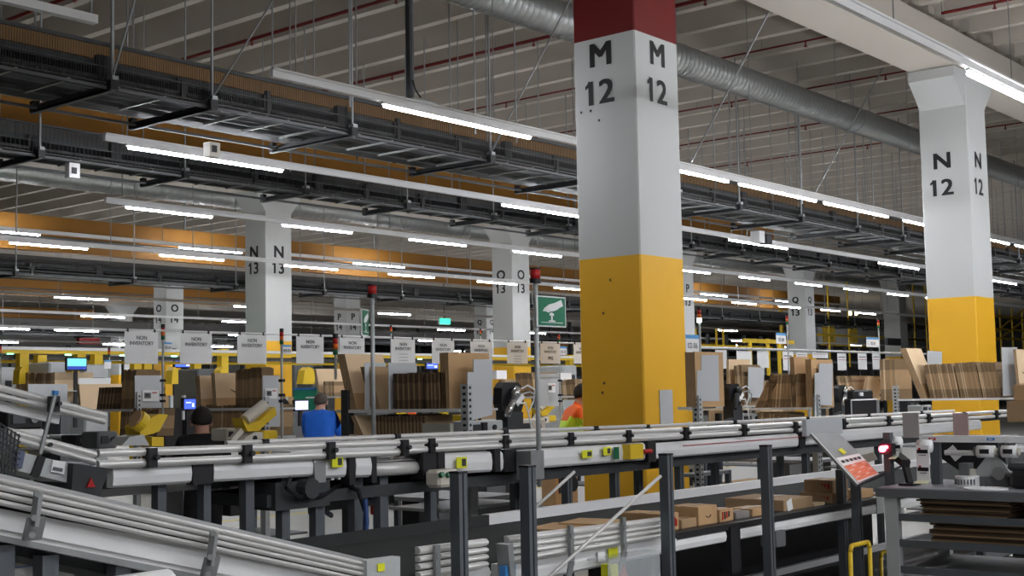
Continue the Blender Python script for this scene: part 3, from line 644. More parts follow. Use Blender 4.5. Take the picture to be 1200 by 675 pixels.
# low return conveyor under C2
q = thing('low_conveyor', 'black low conveyor near the floor under the parcel belt', 'conveyor', (8, 4.4, 0))
MB().box(5.6, 14, 3.5, 4.15, .42, .5, BLACK).build('belt', q)
MB().box(5.6, 14, 3.46, 3.5, .44, .52, MID).box(5.6, 14, 4.15, 4.19, .46, .54, ALUW).build('side_rail', q)
w = MB()
for x in (5.8, 8, 10, 12): w.box(x, x+.05, 3.5, 4.15, 0, .42, DARK)
w.each('leg', q)
MB().box(5.7, 9.2, 4.2, 4.23, .06, .98, BLACK).build('rear_guard', q)
MB().box(6, 9, 3.6, 4.1, .06, .36, BLACK).build('drive_box', q)
# ================================================================ PARCELS ON THE BELT
PTOP = [0]
def parcel(px0, px1, yt, yb, wy, label, m=CARD, deco=None, rz=0., xy=None, zb=1.051, yy=None):
    """front (-x side is seen at left, -y side at right). px0..px1 base corners, pxc = near vertical edge"""
    p = oZ(px1, yb, zb)
    if yy: p = Vector((oB(px1, yb, yy).x, yy, zb))
    elif p.y < 3.37: p = Vector((oB(px1, yb, 3.37).x, 3.37, zb))
    a = oB(px0, yb, p.y)
    top = oB(px1, yt, p.y)
    w = p.x-a.x
    q = MB(); x0, x1, y0, y1, z0, z1 = a.x, p.x, p.y, p.y+wy, zb, top.z
    PTOP[0] = z1
    o = thing('cardboard_parcel', label, 'parcel', ((x0+x1)/2, (y0+y1)/2, zb))
    q.bev(x0, x1, y0, y1, z0, z1, .003, m); ct = q.build('carton', o)
    q = MB()
    q.box(x0+.002, x1-.002, (y0+y1)/2-.018, (y0+y1)/2+.018, z1-.001, z1+.0015, mat('packing_tape', (.30, .19, .1), .35))
    if deco == 'smile': q.build('tape', ct); q = MB(); smile(q, ((x0+x1)/2, y0-.002, (z0+z1)/2), (1, 0, 0), (z1-z0)*.5, BLK); q.build('print', ct); return o
    q.build('tape', ct)
    if deco == 'red':
        q = MB()
        for i in range(3): q.box(x0-.003, x0, y0+.02+i*.02, y0+.03+i*.02, z0+.02+.01*i, z1-.02, REDP)
        for i in range(3): q.box(x1-.05+i*.012, x1-.043+i*.012, y0-.003, y0, z0+.02, z1-.01-.01*i, REDP)
        q.build('print', ct, label='red printed marks')
    if deco == 'black':
        q = MB()
        for i in range(4): q.box(x0+.02+i*.02, x0+.03+i*.02, y0-.003, y0, z0+.01+.004*i, z1-.012, BLK if i % 2 else REDP)
        q.build('print', ct, label='black and red printed tape')
    if deco == 'label':
        q = MB(); q.ob((x0+.06, y0-.002, (z0+z1)/2), (.028, 0, .008), (0, .001, 0), (-.008, 0, .028), PAPER); q.build('address_label', ct)
    return o
def smile(q, c, u, w, m):
    c = Vector(c); u = Vector(u); n = 10; pts = []
    for i in range(n+1):
        t = -1+2*i/n; pts.append(c+u*(t*w*.5)+Vector((0, 0, -w*.22*(1-t*t))))
    for i in range(n):
        t = abs(-1+2*(i+.5)/n); th = w*.045*(1.25-t)
        q.bar(pts[i], pts[i+1], .003, th*2, m, up=(0, 0, 1))
    q.bar(pts[-1]+Vector((0, 0, .0)), pts[-1]-u*w*.12+Vector((0, 0, w*.03)), .003, w*.05, m); q.bar(pts[-1], pts[-1]-u*w*.02-Vector((0, 0, w*.12)), .003, w*.05, m, up=(1, 0, 0))
parcel(778, 796, 600, 624, .24, 'brown parcel standing on the belt behind the third grey post', deco='red')
parcel(799, 817, 606, 621, .1, 'small low plain parcel beside the third post', CARDM)
parcel(819, 841, 591, 617, .17, 'brown parcel with a curved arrow printed on its side', CARD, 'smile')
parcel(844, 860, 595, 614, .1, 'small parcel with black and red printed tape', CARD, 'black')
parcel(863, 879, 598, 609, .12, 'flat greyish parcel lying between the printed parcel and the fourth post', mat('grey_cardboard', (.24, .22, .2), .8))
parcel(882, 904, 593, 605, .14, 'flat brown parcel partly hidden by the fourth grey post', CARD)
parcel(919, 953, 581, 602, .36, 'largest brown parcel on the belt, with a white address label', CARDM, 'label')
parcel(955, 967, 588, 596, .12, 'tiny flat parcel next to the largest parcel', CARDL)
a = parcel(975, 995, 575, 591, .2, 'brown parcel with red print, lower of two stacked under the tilted board', CARDM, 'red')
parcel(976, 994, 560.5, 575, .18, 'brown parcel with red print, on top of another under the tilted board', CARDM, 'red', zb=PTOP[0]+.001, yy=3.38)
parcel(1008, 1024, 572, 586, .12, 'pale parcel between the board posts and the work table', CARD)
parcel(1027, 1037, 577, 584, .08, 'tiny pale parcel next to the work table leg', CARDL)
for (px, py, w_, k, lb) in [(668, 619, .3, 0, 'flat sheet of brown cardboard lying on the dark belt by the guard rails'), (702, 613, .26, 1, 'second flat brown sheet overlapping the first on the dark belt')]:
    p = oZ(px, py, 1.051+.008*k); tag(MB().ob(p+Vector((0, .05, .004)), (w_/2, .03, 0), (-.02, .12, 0), (0, 0, .004), CARD).build('cardboard_sheet'), lb, 'cardboard sheet')
# ================================================================ TILTED SIGN BOARD
bo = thing('tilted_notice_board', 'tilted steel board with orange and white notice on two grey posts', 'notice board', (6.75, 3.2, 0))
A, B, C_, D_ = Vector((6.56, 3.331, 1.456)), Vector((6.9, 3.331, 1.45)), Vector((6.9, 3.09, 1.215)), Vector((6.56, 3.07, 1.185))
n = (B-A).cross(C_-B).normalized()
if n.y > 0: n = -n
MB().prism([A, B, C_, D_], -n*.012, STEEL).build('steel_plate', bo)
def bl(u, v): return A+(B-A)*u+((D_-A)*(1-u)+(C_-B)*u)*v
q = MB(); q.prism([bl(0, 0), bl(.03, 0), bl(.03, 1), bl(0, 1)], n*.004, PAPER); q.build('white_edge', bo)
q = MB()
q.prism([bl(.08, .5), bl(.98, .5), bl(.98, .97), bl(.08, .97)], n*.002, PAPER)
q.prism([bl(.1, .66), bl(.96, .66), bl(.96, .95), bl(.1, .95)], n*.003, mat('orange_print', (.80, .22, .10), .6, var=.3, scale=60))
for i in range(5): q.prism([bl(.14+.16*i, .56), bl(.26+.16*i, .56), bl(.26+.16*i, .61), bl(.14+.16*i, .61)], n*.0035, BLK)
for r in range(4):
    for i in range(4): q.prism([bl(.14+.21*i, .69+.065*r), bl(.3+.21*i, .69+.065*r), bl(.3+.21*i, .70+.065*r), bl(.14+.21*i, .70+.065*r)], n*.0035, PAPER if (i+r) % 2 else REDP)
q.build('notice_sheet', bo, label='orange and white printed notice')
MB().prism([bl(.4, .36), bl(.56, .34), bl(.6, .44), bl(.44, .46)], n*.003, STICK).build('yellow_sticker', bo)
MB().prism([C_, D_, D_+Vector((.02, -.03, .02)), C_+Vector((.35, -.03, .06))], (0, 0, -.012), DARK).build('lower_lip', bo)
for (px, y) in [(986, 3.33), (1003, 3.2)]:
    p = oB(px, 575, y); MB().box(p.x-.022, p.x+.022, y-.022, y+.022, 0, 1.24, POST).box(p.x-.004, p.x+.004, y-.024, y-.02, 0, 1.23, DARK).build('leg', bo)
# yellow hoops
for k, (pa, pb, py, y, lb) in enumerate([(996, 1019, 640, 2.95, 'yellow tubular hoop guard in front of the board posts'), (1032, 1054, 648, 3.35, 'yellow tubular hoop guard tucked behind the table leg')]):
    a, b = oB(pa, py, y), oB(pb, py, y)
    pts = [(a.x, y, 0), (a.x, y, a.z-.03), (a.x+.02, y, a.z), (b.x-.02, y, a.z), (b.x, y, a.z-.03), (b.x, y, 0)]
    tag(MB().path(pts, .012, YMET, 8).build('hoop_guard', smooth=True), lb, 'hoop guard')
# ================================================================ EMERGENCY SIGNS
def esign(px, ptop, pfoot, y, sx0, sx1, sy0, sy1, label, rot=0., pz=None):
    p = oB(px, ptop, y); x = p.x; zt = p.z; zf = oB(px, pfoot, y).z
    o = thing('emergency_stop_sign', label, 'safety sign', (x, y, zf))
    MB().tube((x, y, zf), (x, y, zt-.085), .0145, FRAMEG, 10).build('pole', o, smooth=True)
    q = MB(); q.tube((x, y, zt-.09), (x, y, zt-.065), .034, BLACK, 14).tube((x, y, zt-.01), (x, y, zt), .034, BLACK, 14); q.each('beacon_base', o)
    MB().tube((x, y, zt-.065), (x, y, zt-.01), .03, REDP, 14).build('beacon_lens', o, smooth=True)
    a, b = oB(sx0, sy0, y-.03), oB(sx1, sy1, y-.03)
    c = Vector(((a.x+b.x)/2, y-.035, (a.z+b.z)/2)); w = abs(b.x-a.x)/c_(rot); h = a.z-b.z; u = Vector((c_(rot), s_(rot), 0)); v = Vector((0, 0, 1)); nn = u.cross(v)
    def R(q, cx, cy, hw, hh, m, d): q.ob(c+u*cx*w+v*cy*h+nn*d, u*hw*w, v*hh*h, nn*.001, m)
    q = MB(); q.ob(c-nn*.006, u*w*.5, v*h*.5, nn*.004, PAPER); R(q, .0, 0, .455, .455, GREEN, .002); spl = q.build('sign_plate', o)
    q = MB()   # white pictogram: hand pressing a mushroom button
    def poly(pts, m=PAPER): q.prism([c+u*(x-.5)*w+v*(.5-y)*h+nn*.003 for x, y in pts], nn*.0015, m)
    poly([(.22,.42),(.3,.35),(.38,.28),(.5,.24),(.62,.2),(.74,.14),(.82,.1),(.88,.3),(.76,.36),(.66,.44),(.56,.48),(.46,.5),(.4,.47),(.3,.47),(.24,.45)])
    poly([(.18,.46),(.3,.44),(.44,.5),(.38,.54),(.28,.5),(.2,.5)])
    poly([(.4,.63),(.42,.56),(.48,.53),(.54,.56),(.57,.63)]); poly([(.46,.62),(.51,.62),(.51,.8),(.46,.8)]); poly([(.38,.79),(.6,.79),(.6,.83),(.38,.83)]); poly([(.12,.85),(.86,.85),(.86,.87),(.12,.87)])
    q.build('pictogram', spl)
    return o
o = esign(627, 314, 571, Y1-.12, 628, 663, 346, 384, 'green emergency stop sign under a red beacon, by column M12')
p = oB(626, 545, Y1-.1); MB().box(p.x-.09, p.x+.03, Y1-.15, Y1-.04, p.z-.08, p.z+.085, STEEL).build('base_bracket', o)
esign(436, 333, 512, 6.2, 418, 437, 362, 394, 'green emergency stop sign under a red beacon, between columns N13 and O13', .55)
# ================================================================ RIGHT WORK TABLE
tb = thing('work_table', 'grey steel work table with stacked cardboard shelves below', 'work table', (7.0, 2.2, 0))
X0, X1, T = 6.68, 7.42, 1.165
MB().bev(X0, X1, .9, 3.02, T-.04, T, .006, mat('blue_grey_laminate', (.19, .195, .215), .5, var=.05)).build('table_top', tb)
q = MB(); q.box(X0-.01, X0, .9, 3.02, T-.05, T-.005, MID); q.build('front_lip', tb)
for (x, y) in [(X0+.03, 2.945), (X1-.05, 2.93), (X0+.03, 1.0), (X1-.05, 1.0)]:
    MB().box(x-.02, x+.03, y-.035, y+.035, 0, T-.04, FRAMEG).build('leg', tb)
ZS = [1.02, .885, .745]
for z in ZS:
    MB().box(X0+.04, X1-.02, .95, 2.92, z-.02, z, MID).box(X0+.02, X0+.04, .95, 2.92, z-.03, z+.008, POST).build('shelf', tb)
MB().box(X0+.06, X1, .95, 2.95, .2, .22, MID).build('shelf', tb)
for (y0, y1, z, zt) in [(2.35, 2.82, ZS[0], 1.105), (1.9, 2.12, ZS[0], 1.115), (2.22, 2.76, ZS[1], .995), (1.75, 2.12, ZS[1], .985)]:
    n_ = int((zt-z)/.0105)
    for i in range(n_):
        j = random.uniform(-.02, .02)
        where = {2.35: 'top shelf of the work table, next to its leg', 1.9: 'top shelf of the work table, farther from its leg', 2.22: 'middle shelf of the work table, next to its leg', 1.75: 'middle shelf of the work table, farther from its leg'}[y0]
        tag(MB().box(X0+.08+random.uniform(0, .03), X0+.5+j, y0+j, y1+random.uniform(-.02, .02), z+i*.0105, z+i*.0105+.008, CARDD if i % 3 else CARDM).build('folded_carton'), 'flat dark carton on the '+where, 'folded carton', 'cartons piled on the '+where)
# things on the table
bar = thing('dispenser_rack', 'pale grey rail rack standing over the work table', 'rack', (7.2, 2.3, T))
MB().box(7.0, 7.06, 1.2, 2.9, 1.395, 1.43, ALUW).build('rail', bar)
MB().tube((6.98, 2.5, 1.34), (6.98, 2.75, 1.34), .014, ALU, 8).build('spindle', bar)
MB().box(7.02, 7.06, 2.8, 2.85, T, 1.4, POST).box(7.02, 7.06, 1.3, 1.35, T, 1.4, POST).box(7.02, 7.06, 2.44, 2.48, T, 1.4, MID).each('upright', bar)
q = MB()
for (px0, px1, m) in [(1088, 1096, REDP), (1156, 1165, BLUE)]:
    a, b = oA(px0, 513, 6.99), oA(px1, 516, 6.99); q.box(6.994, 6.999, b.y, a.y, b.z, a.z, m); q.box(6.992, 6.994, b.y+.01, a.y-.01, b.z+.004, a.z-.004, PAPER)
q.build('small_label', bar)
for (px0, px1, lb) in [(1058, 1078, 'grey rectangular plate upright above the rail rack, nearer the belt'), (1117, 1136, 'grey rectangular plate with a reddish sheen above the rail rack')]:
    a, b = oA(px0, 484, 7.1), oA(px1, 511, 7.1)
    m = mat('red_glow_tinted_plate' if px0 > 1100 else 'grey_plate', (.42, .30, .29) if px0 > 1100 else (.40, .37, .36), .4, var=.22, scale=5)  # faint red glow on the plates is put into their base colour
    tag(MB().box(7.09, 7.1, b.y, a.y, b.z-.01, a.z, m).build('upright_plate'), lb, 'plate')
def label_strip(px0, px1, py0, py1, x, label, nlab=2):
    a, b = oA(px0, py0, x), oA(px1, py1, x); o = thing('label_roll', label, 'label roll', (x, (a.y+b.y)/2, b.z))
    q = MB(); yc0, yc1 = b.y, a.y; seg = 8
    q.box(x, x+.004, yc0, yc1, b.z, a.z, PAPER); q.prism([(x, yc0, b.z), (x, yc1, b.z), (x-.05, yc1, b.z-.012), (x-.05, yc0, b.z-.012)], (0, 0, .003), mat('backing_paper', (.62, .66, .45), .7)); q.build('label_web', o)
    q = MB(); q.tube((x+.035, yc0, a.z-.005), (x+.035, yc1, a.z-.005), .035, PAPER, 14); q.build('roll', o, smooth=True)
    for i in range(nlab):
        zc = a.z-(a.z-b.z)*(i+.4)/nlab; yc = (yc0+yc1)/2; q = MB(); h = (a.z-b.z)/nlab
        q.box(x-.002, x, yc-.03, yc+.03, zc-.004, zc+.016, BLK); q.box(x-.002, x, yc+.01, yc+.022, zc+.014, zc+.026, REDP); q.box(x-.002, x, yc-.02, yc+.02, zc-.016, zc-.012, MID); q.build('print', o)
    return o
label_strip(1073, 1090, 522, 564, 6.86, 'long strip of white printed labels hanging to the table top', 2)
label_strip(1045, 1053, 518, 535, 6.9, 'narrow white label roll next to the red scanner light', 1)
for (px0, px1, lb) in [(1143, 1164, 'white label roll with dark print lying on the rail rack'), (1172, 1190, 'second white label roll, farther along the rail rack')]:
    a, b = oA(px0, 523, 6.95), oA(px1, 536, 6.95); o = thing('label_roll', lb, 'label roll', (6.95, (a.y+b.y)/2, b.z))
    r = (a.z-b.z)/2+.004; MB().tube((6.98, b.y, (a.z+b.z)/2), (6.98, a.y, (a.z+b.z)/2), r, PAPER, 16).build('roll', o, smooth=True)
    MB().tube((6.98, b.y-.012, (a.z+b.z)/2), (6.98, b.y, (a.z+b.z)/2), r*.6, CREAM, 12).build('core', o); MB().tube((6.98, a.y, (a.z+b.z)/2), (6.98, a.y+.015, (a.z+b.z)/2), r*.8, MID, 12).build('flange', o)
    yc = (a.y+b.y)/2; MB().box(6.98-r-.002, 6.98-r+.004, yc-.025, yc+.025, (a.z+b.z)/2-.01, (a.z+b.z)/2+.014, BLK).build('print', o)
a = oA(1126, 560, 6.86); o = thing('label_coil', 'squat round coil of pale labels standing on the table', 'label coil', (6.95, a.y, T))
q = MB(); q.tube((6.95, a.y, T), (6.95, a.y, T+.055), .062, PAPER, 20); q.build('coil', o)
q = MB()
for i in range(9):
    an = math.pi*(.62+.085*i); q.box(6.95+.062*c_(an)-.003, 6.95+.062*c_(an)+.003, a.y+.062*s_(an)-.003, a.y+.062*s_(an)+.003, T+.012, T+.04, MID)
q.build('print', o)
MB().box(6.99, 7.0, a.y-.03, a.y+.03, T+.05, T+.09, CREAM).build('loose_end', o)
p = oA(1155, 566, 6.8); o = MB().tube((6.8, p.y, T), (6.8, p.y, T+.006), .11, PAPER, 20); tag(o.build('paper_disc'), 'flat white sheet lying on the table front edge', 'paper')
a = oA(1066, 560, 6.9); o = thing('barcode_scanner', 'black hand scanner resting in its stand on the table', 'scanner', (6.9, a.y, T))
MB().box(6.84, 6.96, a.y-.04, a.y+.04, T, T+.012, BLACK).build('stand_base', o); MB().bar((6.9, a.y, T+.01), (6.93, a.y+.04, T+.13), .03, .03, BLACK).build('handle', o); MB().bar((6.86, a.y+.0, T+.12), (6.96, a.y+.09, T+.15), .045, .04, BLACK).build('head', o)
a = oA(1120, 530, 7.3); o = thing('printer_hood', 'black angular printer body behind the rail rack', 'printer', (7.3, a.y, T))
MB().prism([(7.3, a.y+.13, 1.42), (7.3, a.y-.3, 1.42), (7.3, a.y-.25, 1.25), (7.3, a.y-.05, 1.2), (7.3, a.y+.1, 1.3)], (.15, 0, 0), BLACK).build('body', o); MB().box(7.32, 7.4, a.y-.15, a.y-.08, T, 1.25, MID).build('stem', o)
q = MB(); b = oA(1118, 531, 7.28); q.ob(b, (.002, 0, 0), (0, .025, .03), (0, -.02, .016), PAPER); q.build('tag', o)
a = oA(1157, 545, 6.98); o = thing('tape_dispenser', 'grey toothed tape dispenser behind the white sheet', 'dispenser', (7.0, a.y, T))
MB().box(6.98, 7.1, a.y-.1, a.y+.13, T, T+.05, MID).build('base', o); MB().prism([(7.0, a.y+.1, T+.05), (7.0, a.y-.12, T+.05), (7.0, a.y-.08, T+.12), (7.0, a.y-.02, T+.19), (7.0, a.y+.04, T+.12)], (.05, 0, 0), FRAMEG).build('body', o); MB().tube((6.97, a.y-.06, T+.07), (7.0, a.y-.06, T+.07), .035, STEEL, 14).build('wheel', o)
MB().box(6.97, 7.05, a.y+.1, a.y+.15, T, T+.12, MID).build('side_arm', o)
a = oA(1192, 545, 6.9); o = thing('label_printer', 'dark rounded printer at the cropped end of the table', 'printer', (6.95, a.y, T))
MB().bev(6.85, 7.1, a.y-.2, a.y+.03, T, T+.09, .02, BLACK).build('body', o); MB().bev(6.87, 7.08, a.y-.2, a.y+.045, T+.09, T+.13, .015, DARK).build('lid', o)
a = oA(1192, 500, 8.2); o = thing('carton_stack', 'small brown boxes stacked at the cropped edge above the table', 'boxes', (8.2, a.y, 1.45))
MB().bev(8.2, 8.5, a.y-.2, a.y+.06, 1.47, 1.60, .005, CARDM).build('lower_box', o); MB().bev(8.22, 8.45, a.y-.18, a.y+.02, 1.60, 1.70, .005, CARD).build('upper_box', o)
# grey pole & red-lit scanner next to the table
p = oA(1043, 575, 6.9); o = thing('slotted_post', 'grey upright behind the end of the work table carrying the red light', 'post', (6.9, p.y, 0))
MB().box(6.88, 6.925, p.y-.02, p.y+.02, 0, 1.45, POST).build('profile', o)
q = oA(1035, 526, 6.85); MB().box(6.85, 6.9, q.y-.05, q.y+.02, q.z-.03, q.z+.03, BLACK).build('light_housing', o)
MB().tube((6.83, q.y, q.z), (6.85, q.y, q.z), .018, LRED, 12).tube((6.83, q.y-.02, q.z+.01), (6.85, q.y-.02, q.z+.01), .01, LRED, 12).build('red_light', o, label='glowing red light')
for (px, py) in [(1015, 537)]:
    a = oA(px, py, 7.3); tag(MB().ob(a, (.002, 0, 0), (0, .06, -.015), (0, .012, .022), CREAM).build('loose_card'), 'pale card tilted behind the notice board', 'card')
# ================================================================ PEOPLE
def person(name_, label, root, face, joints, radii, edges, zones, hair=None, extra=None):
    """joints: dict of local positions (x right, y forward(away), z up); built with the Skin modifier"""
    me = bpy.data.meshes.new(name_); names = list(joints)
    me.from_pydata([joints[n] for n in names], [(names.index(a), names.index(b)) for a, b in edges], [])
    bm = bmesh.new(); bm.from_mesh(me); lay = bm.verts.layers.skin.verify(); bm.verts.ensure_lookup_table()
    for i, n in enumerate(names):
        r = radii[n]; bm.verts[i][lay].radius = r if isinstance(r, tuple) else (r, r); bm.verts[i][lay].use_root = (n == 'pelvis')
    bm.to_mesh(me); bm.free()
    o = bpy.data.objects.new('tmp', me); COL.objects.link(o)
    o.modifiers.new('skin', 'SKIN').use_smooth_shade = True
    s = o.modifiers.new('sub', 'SUBSURF'); s.levels = 2; s.render_levels = 2
    bpy.context.view_layer.update()
    m2 = bpy.data.meshes.new_from_object(o.evaluated_get(bpy.context.evaluated_depsgraph_get()))
    bpy.data.objects.remove(o)
    mats = []
    for p in m2.polygons:
        m = zones(p.center)
        if m not in mats: mats.append(m)
    m2.materials.clear()
    for m in mats: m2.materials.append(m)
    for p in m2.polygons: p.material_index = mats.index(zones(p.center)); p.use_smooth = True
    b = bpy.data.objects.new('person', m2); COL.objects.link(b); b.location = root; b.rotation_euler.z = face
    tag(b, label, 'person')
    if hair:
        q = MB(); hair(q); hm = q.build('hair', None, smooth=True, org=(0, 0, 0)); hm.parent = b
    if extra: extra(b)
    return b
def dome(q, c, rx, ry, rz, m, z0=-.2, tilt=0):
    n, k = 12, 6; vs = []; fs = []
    for j in range(k+1):
        ph = math.asin(z0)+(math.pi/2-math.asin(z0))*j/k
        for i in range(n):
            a = 6.2832*i/n; vs.append(Vector((rx*c_(ph)*c_(a), ry*c_(ph)*s_(a), rz*s_(ph))))
    R = Matrix.Rotation(tilt, 3, 'X'); vs = [Vector(c)+R@v for v in vs]
    for j in range(k):
        for i in range(n): fs.append((j*n+i, j*n+(i+1) % n, (j+1)*n+(i+1) % n, (j+1)*n+i))
    fs.append(tuple(range(n-1, -1, -1))); q.add(vs, fs, m)
BE = [('pelvis','spine'),('spine','chest'),('chest','neck'),('neck','head'),('head','crown'),('chest','shl'),('shl','ell'),('ell','wrl'),('wrl','hal'),('chest','shr'),('shr','elr'),('elr','wrr'),('wrr','har'),
      ('pelvis','hil'),('hil','knl'),('knl','anl'),('anl','tol'),('pelvis','hir'),('hir','knr'),('knr','anr'),('anr','tor')]
for h in ('l', 'r'):
    for f_ in range(5): BE.append(('ha'+h, 'f%d%s' % (f_, h)))
RAD = dict(pelvis=(.16,.11), spine=(.14,.11), chest=(.17,.12), neck=.055, head=(.085,.1), crown=(.06,.07), shl=.075, shr=.075, ell=.048, elr=.048, wrl=.03, wrr=.03, hal=(.035,.018), har=(.035,.018), hil=.095, hir=.095, knl=.062, knr=.062, anl=.042, anr=.042, tol=(.045,.03), tor=(.045,.03))
for h in 'lr':
    for f_ in range(5): RAD['f%d%s' % (f_, h)] = .009
def pose(lean=0., arms=.35, H=1.75, armz=0., tw=0., headf=0.):
    k = H/1.75; J = {}
    def up(y, z, x=0):       # lean the upper body forward about the hips
        dz = z-.95; return (x*k, (y+dz*s_(lean))*k, (.95+dz*c_(lean)+0)*k)
    J['pelvis'] = (0, 0, .95*k); J['spine'] = up(.0, 1.13); J['chest'] = up(.0, 1.33); J['neck'] = up(.01, 1.47); J['head'] = up(.05+headf, 1.60); J['crown'] = up(.05+headf*1.6, 1.68)
    for sg, h in ((-1, 'l'), (1, 'r')):
        sh = Vector(up(0, 1.40, sg*.19)); J['sh'+h] = tuple(sh)
        el = sh+Vector((sg*.06, .1+arms*.1, -.26+armz))*k; J['el'+h] = tuple(el)
        wr = el+Vector((-sg*.05, .22, .02-.12*(1-arms)+armz*.3))*k; J['wr'+h] = tuple(wr)
        ha = wr+Vector((-sg*.01, .075, -.01))*k; J['ha'+h] = tuple(ha)
        for f_ in range(5):
            L = [.05, .075, .085, .078, .06][f_]; off = Vector((sg*(-.045 if f_ == 0 else -.028+.018*(f_-1)), L*(1 if f_ else .6), -.02 if f_ else -.005))
            J['f%d%s' % (f_, h)] = tuple(ha+off*k)
        J['hi'+h] = (sg*.1*k, 0, .88*k); J['kn'+h] = (sg*.11*k, .03*k, .48*k); J['an'+h] = (sg*.12*k, -.02, .09); J['to'+h] = (sg*.14*k, .14, .035)
    return J
def face_parts(b, J, hairm=HAIR, ears=True, bald=False):
    hc = Vector(J['head']); q = MB()
    for sg in (-1, 1): q.ob(hc+Vector((sg*.088, -.005, -.01)), (.01, 0, 0), (0, .018, 0), (0, 0, .03), SKIN)
    q.ob(hc+Vector((0, .11, -.015)), (.013, 0, 0), (0, .018, 0), (0, 0, .025), SKIN)
    e = q.build('ear', None, smooth=False, org=(0, 0, 0)); e.parent = b; e.name = 'face_feature'
def zone(shirt, trous, J, sleeve=.16, lower=None):
    nk = Vector(J['neck']); sl = [(Vector(J['el'+h])+Vector(J['wr'+h])*0) for h in 'lr']
    def z(c):
        if (c-Vector(J['head'])).length < .17 and c.z > nk.z-.3 and (c-nk).length > .03 and (c-Vector(J['crown'])).length < .22: return SKIN
        for h in 'lr':
            w = Vector(J['wr'+h]); e = Vector(J['el'+h])
            if (c-w).length < (w-e).length*.85 or (c-Vector(J['ha'+h])).length < .13: return SKIN
        if c.z < .07: return BLACK
        if c.z < .93: return trous
        if lower and c.z < lower[1]: return lower[0]
        return shirt
    return z
def hairf(J, m=HAIR, sc=1., back=True):
    hc = Vector(J['head'])
    return lambda q: dome(q, hc+Vector((0, -.018, .02)), .098*sc, .112*sc, .12*sc, m, -.25, .25 if back else 0)
FA = YAW-math.pi/2     # a person with this yaw faces away from the camera
def put(px, d): v = ray(px, 462); p = EYE+v*d; return (p.x, p.y, 0)
def mk(px, d, face, label, J, shirt, trous=NAVY, hair=True, hairm=HAIR, lower=None, sc=1., radii=None):
    R_ = dict(RAD); R_.update(radii or {})
    b = person('person', label, put(px, d), face, J, R_, BE, zone(shirt, trous, J, lower=lower), hairf(J, hairm, sc) if hair else None)
    face_parts(b, J); return b
J = pose(.08, .3, 1.8); mk(373, 18.5, FA-.25, 'person in a bright blue shirt seen from behind, working at a station', J, BSHIRT, hairm=mat('short_grey_hair', (.07, .055, .045), .8), radii=dict(chest=(.24, .15), spine=(.22, .14), pelvis=(.2, .13), shl=.1, shr=.1, ell=.065, elr=.065))
J = pose(.12, .35, 1.66); mk(238, 11.7, FA+.35, 'person in a black shirt seen from behind, beside the blue-lit screen', J, BLKSH, BLKSH, radii=dict(chest=(.15, .12), spine=(.14, .11), pelvis=(.14, .11)))
J = pose(.35, .6, 1.88); q = mk(656, 15, FA-1.35, 'person stooping in an orange and yellow high-visibility vest beside column M12', J, HVO, lower=(HVY, 1.42))
J = pose(.55, .4, 1.80, headf=.02); mk(486, 16.5, FA+.2, 'person bent low in an orange vest, glimpsed below the carton shelf', J, HVO, lower=(HVY, 1.05))
J = pose(.75, .5, 1.72, headf=.03); mk(834, 15.5, FA+1.75, 'person leaning in a light shirt, half hidden by column M12', J, GSH)
J = pose(.1, .3, 1.72); mk(337, 22, FA+1.2, 'person in a grey-green jacket partly hidden behind the station pole', J, mat('grey_green_jacket', (.16, .19, .17), .8, var=.3, scale=14))
J = pose(.3, .3, 1.66); mk(683, 24, FA, 'person with orange shoulders beyond the bending person', J, HVO, hairm=mat('reddish_hair', (.2, .03, .015), .8))
# ================================================================ PACKING STATIONS
CN = [0]
FLAP = {}
def slab(q, x, y, zb, h, ln, depth, t, m):
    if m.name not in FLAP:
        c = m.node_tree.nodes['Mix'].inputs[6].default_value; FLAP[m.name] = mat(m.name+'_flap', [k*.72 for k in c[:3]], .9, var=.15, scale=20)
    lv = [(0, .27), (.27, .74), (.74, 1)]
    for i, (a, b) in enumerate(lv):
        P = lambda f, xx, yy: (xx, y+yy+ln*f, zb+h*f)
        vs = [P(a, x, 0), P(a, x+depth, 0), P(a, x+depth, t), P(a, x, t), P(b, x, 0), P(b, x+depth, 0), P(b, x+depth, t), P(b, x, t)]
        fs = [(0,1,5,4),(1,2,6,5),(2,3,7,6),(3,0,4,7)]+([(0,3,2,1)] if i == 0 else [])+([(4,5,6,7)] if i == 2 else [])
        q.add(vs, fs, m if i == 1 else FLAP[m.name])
    return q
def cartons(x, px0, px1, pyt, zb, where, lean=0., depth=.36, pale=.15, t=.013, gap=.004, face=None, mats=None, hj=.01):
    """a row of folded cartons standing on edge across the shelf (shelf runs along y, at plane x)"""
    y0 = oA(px1, pyt+30, x).y; y1 = oA(px0, pyt+30, x).y
    zt = oA((px0+px1)/2, pyt, x).z; h = zt-zb; y = y0+.004; k = 0
    while y < y1-t:
        m = (mats or [CARDM, CARDM, CARD, CARDM])[k % len(mats or [1, 2, 3, 4])]
        if random.random() < pale: m = CARDL
        hh = h+random.uniform(-hj, hj); ln = lean*hh
        q = MB()
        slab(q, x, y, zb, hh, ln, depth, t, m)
        tag(q.build('folded_carton'), 'folded brown carton on the '+where, 'folded carton', 'cartons on the '+where)
        y += t+gap+random.uniform(0, .004); k += 1
        if k > 60: break
